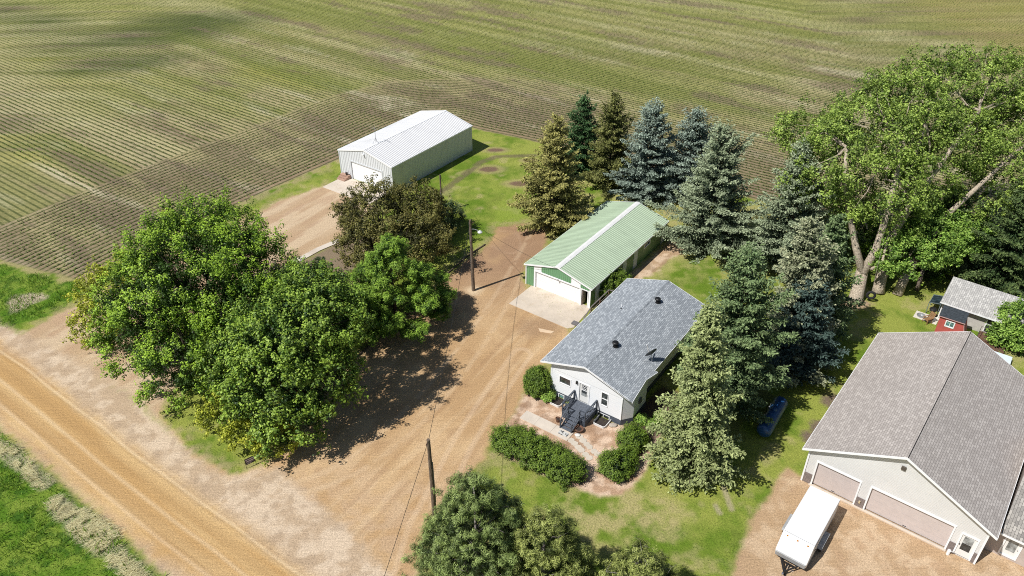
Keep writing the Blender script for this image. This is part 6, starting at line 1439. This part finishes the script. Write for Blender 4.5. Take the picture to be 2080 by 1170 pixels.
# dark evergreens and bushes at the right edge
DKE = leafmat('dark evergreen needles', (.012, .028, .012), (.04, .075, .028), (.13, .17, .055), .08, .2)
spruce('dark spreading evergreen behind the old shed at the right edge', 50.4, 66.4, 11.0, 5.2, DKE, 51, power=.6, group='dark evergreens at the right edge')
spruce('narrower dark evergreen between the cottonwoods and the old shed', 45.0, 70.5, 8.5, 3.8, DKE, 52, power=.6, group='dark evergreens at the right edge')
spruce('dark evergreen at the far right field edge', 58.5, 74.0, 10.0, 4.6, DKE, 53, power=.6, group='dark evergreens at the right edge')
broadleaf('understory_shrub', 'dark green understory thicket behind the forked cottonwood trunk', *at(1770, 520), [(1740, 470, 2.2, 3.2, 2.6, 2.2), (1800, 490, 1.8, 2.8, 2.4, 2.0), (1700, 470, 2.0, 2.4, 2.2, 2.2), (1870, 540, 1.6, 2.6, 2.0, 1.8)], MAPLE2, 54, 190, (.08, .6), cat='shrub', limbn=10, cl_r=.5, nsub=8, sub_r=.3, nleaf=9, leaf=.11, up=.5, inner=.3)
broadleaf('lilac_bush', 'bright green leafy bush at the right edge beside the brown porch', *at(2070, 722), [(2068, 655, 2.0, 1.6, 1.6, 1.9), (2045, 680, 1.2, 1.2, 1.2, 1.3), (2085, 690, 1.2, 1.4, 1.4, 1.4)], ELDER, 55, 130, (.08, .6), cat='shrub', limbn=14, cl_r=.42, nsub=8, sub_r=.26, nleaf=10, leaf=.10, up=.6, inner=.35)

# ---------------------------------------------------------------- yews and small plants by the house
def yew(lab, base, L, seed, n, name='yew_bush', mat=YEW, leaf=.062, **kw):
    x, y = at(*base); root = tree_root(name, lab, x, y, None, 'shrub'); a = dict(cl_r=.26, nsub=8, sub_r=.17, nleaf=16, leaf=leaf, up=.8, tuft=1.1, inner=.5, aspect=.42, rough=.24, bottom=-.45); a.update(kw)
    crown(root, loc_lobes(x, y, L), mat, seed, n, **a)
    tr = MB(); rng = np.random.default_rng(seed)
    for k in range(7): tr.tube([(rng.uniform(-.3, .3), rng.uniform(-.2, .2), 0), (rng.uniform(-.6, .6), rng.uniform(-.5, .5), .8)], [.05, .02], 5)
    tr.build('stem', BARK_D, root); return root
yew('long dark green yew hedge running beside the front walk', (1095, 945), [(1035, 895, .75, 1.25, 1.15, .95), (1062, 905, .85, 1.3, 1.2, 1.05), (1092, 922, .8, 1.3, 1.2, 1.0), (1122, 935, .8, 1.3, 1.2, 1.0), (1152, 952, .75, 1.25, 1.1, 1.0)], 61, 420, 'yew_hedge')
yew('dark green yew bush in front, across the path from the long hedge', (1254, 955), [(1250, 945, .75, 1.05, 1.0, 1.0), (1268, 935, .6, .8, .8, .8)], 62, 150)
yew('dark green yew bush standing behind the front one near the house corner', (1286, 905), [(1284, 893, .75, .95, .9, 1.0)], 63, 110)
yew('clipped round green bush at the left front corner of the white house', (1092, 790), [(1092, 776, 1.15, 1.02, 1.0, 1.30)], 64, 230, 'round_bush', rough=.05, tuft=.3, cl_r=.2, inner=.4, bottom=-.75)
yew('small leafy plant under the round bush beside the window well', (1112, 808), [(1112, 806, .25, .5, .45, .35)], 65, 26, 'small_plant', ELDER, .07, inner=.1, tuft=.2)
yew('dark green shrub between the green garage side wall and the grey roof', (1240, 590), [(1240, 578, .9, 1.1, 1.0, 1.1), (1222, 590, .8, .8, .8, .9), (1260, 570, .8, .9, .9, .9)], 66, 170, 'shrub', YEW)
yew('low bright green ivy patch in the shade beside the right house corner', (1318, 862), [(1305, 856, .12, .55, .5, .25), (1325, 866, .12, .5, .5, .25), (1340, 852, .12, .4, .5, .25)], 67, 60, 'ivy_patch', ELDER, .075, tuft=0, inner=.1)
yew('small dark shrub under the tan spruce by the green garage wall', (1118, 470), [(1128, 466, .3, .8, .6, .4)], 68, 40, 'shrub', OLIVE)

# ---------------------------------------------------------------- grass and hay
VG = leafmat('verge grass blades', (.04, .10, .01), (.09, .19, .016), (.21, .29, .04), .3, .3); LG = leafmat('lawn grass blades', (.07, .14, .012), (.13, .21, .023), (.27, .305, .058), .3, .2); HAYM = leafmat('cut hay', (.22, .18, .085), (.40, .335, .18), (.52, .455, .28), .15, .3)
rng = np.random.default_rng(77)
def scatter(n, x0, x1, y0, y1, dens): 
    X = rng.uniform(x0, x1, n); Y = rng.uniform(y0, y1, n); i = np.clip(np.searchsorted(xs, X), 1, NX-1); j = np.clip(np.searchsorted(ys, Y), 1, NY-1); k = rng.uniform(size=n) < dens[j, i]; return np.stack([X[k], Y[k]], 1)
lawn_w = wgrass * (sd_field < -.2)
P_ = scatter(330000, -40, 50, 31, 106, lawn_w * (.35 + .65*sstep(.35, .65, n_sm)))
dk_ = fbm(P_[:, 0], P_[:, 1], .9, 41, 4)*.4 + fbm(P_[:, 0], P_[:, 1], .22, 33, 4)*.6
blades('lawn_grass', P_, .10, .014, LG, rng, 1.0, np.clip((dk_ - .38)*3.5*rng.uniform(.4, 1.4, len(P_)), 0, 1))
P_ = scatter(120000, -60, -17, 26, 76, wv * (1 - wsh) * (.4 + .6*sstep(.3, .6, n_fine)))
blades('verge_grass', P_, .28, .022, VG, rng, .9)
P_ = scatter(60000, -60, -17, 26, 76, wv * (1 - wsh) * (fbm(GX, GY, .7, 205, 2) > .60)); blades('verge_weeds', P_, .55, .03, VG, rng, .8)
hd = []
for line in (PX((-60, 880), (20, 920), (60, 955), (92, 985)), PX((112, 1020), (150, 1060), (190, 1095), (235, 1130), (290, 1185)), PX((150, 1038), (190, 1062), (232, 1092))):
    line = np.array(line)
    for a, b2 in zip(line[:-1], line[1:]):
        m_ = int(np.hypot(*(b2 - a))*520); t_ = rng.uniform(0, 1, m_); hd.append(a + (b2 - a)*t_[:, None] + rng.normal(0, .28, (m_, 2)))
hd = np.concatenate(hd); hn = fbm(hd[:, 0], hd[:, 1], 1.1, 5, 3); hd = hd[hn > .40]; N = len(hd); ang = radians(-36) + rng.normal(0, .4, N) + fbm(hd[:, 0], hd[:, 1], .9, 8, 2)*2; d = np.stack([np.cos(ang), np.sin(ang), rng.normal(0, .18, N)], 1); w = np.stack([-np.sin(ang), np.cos(ang), np.zeros(N)], 1)
ln = rng.uniform(.14, .40, N); o_ = cards('cut_hay', np.concatenate([hd, rng.uniform(.04, .22, (N, 1))], 1), d*ln[:, None], w*.011, HAYM, rng.uniform(0, 1, N), rng.uniform(0, 1, N)); o_['kind'] = 'stuff'
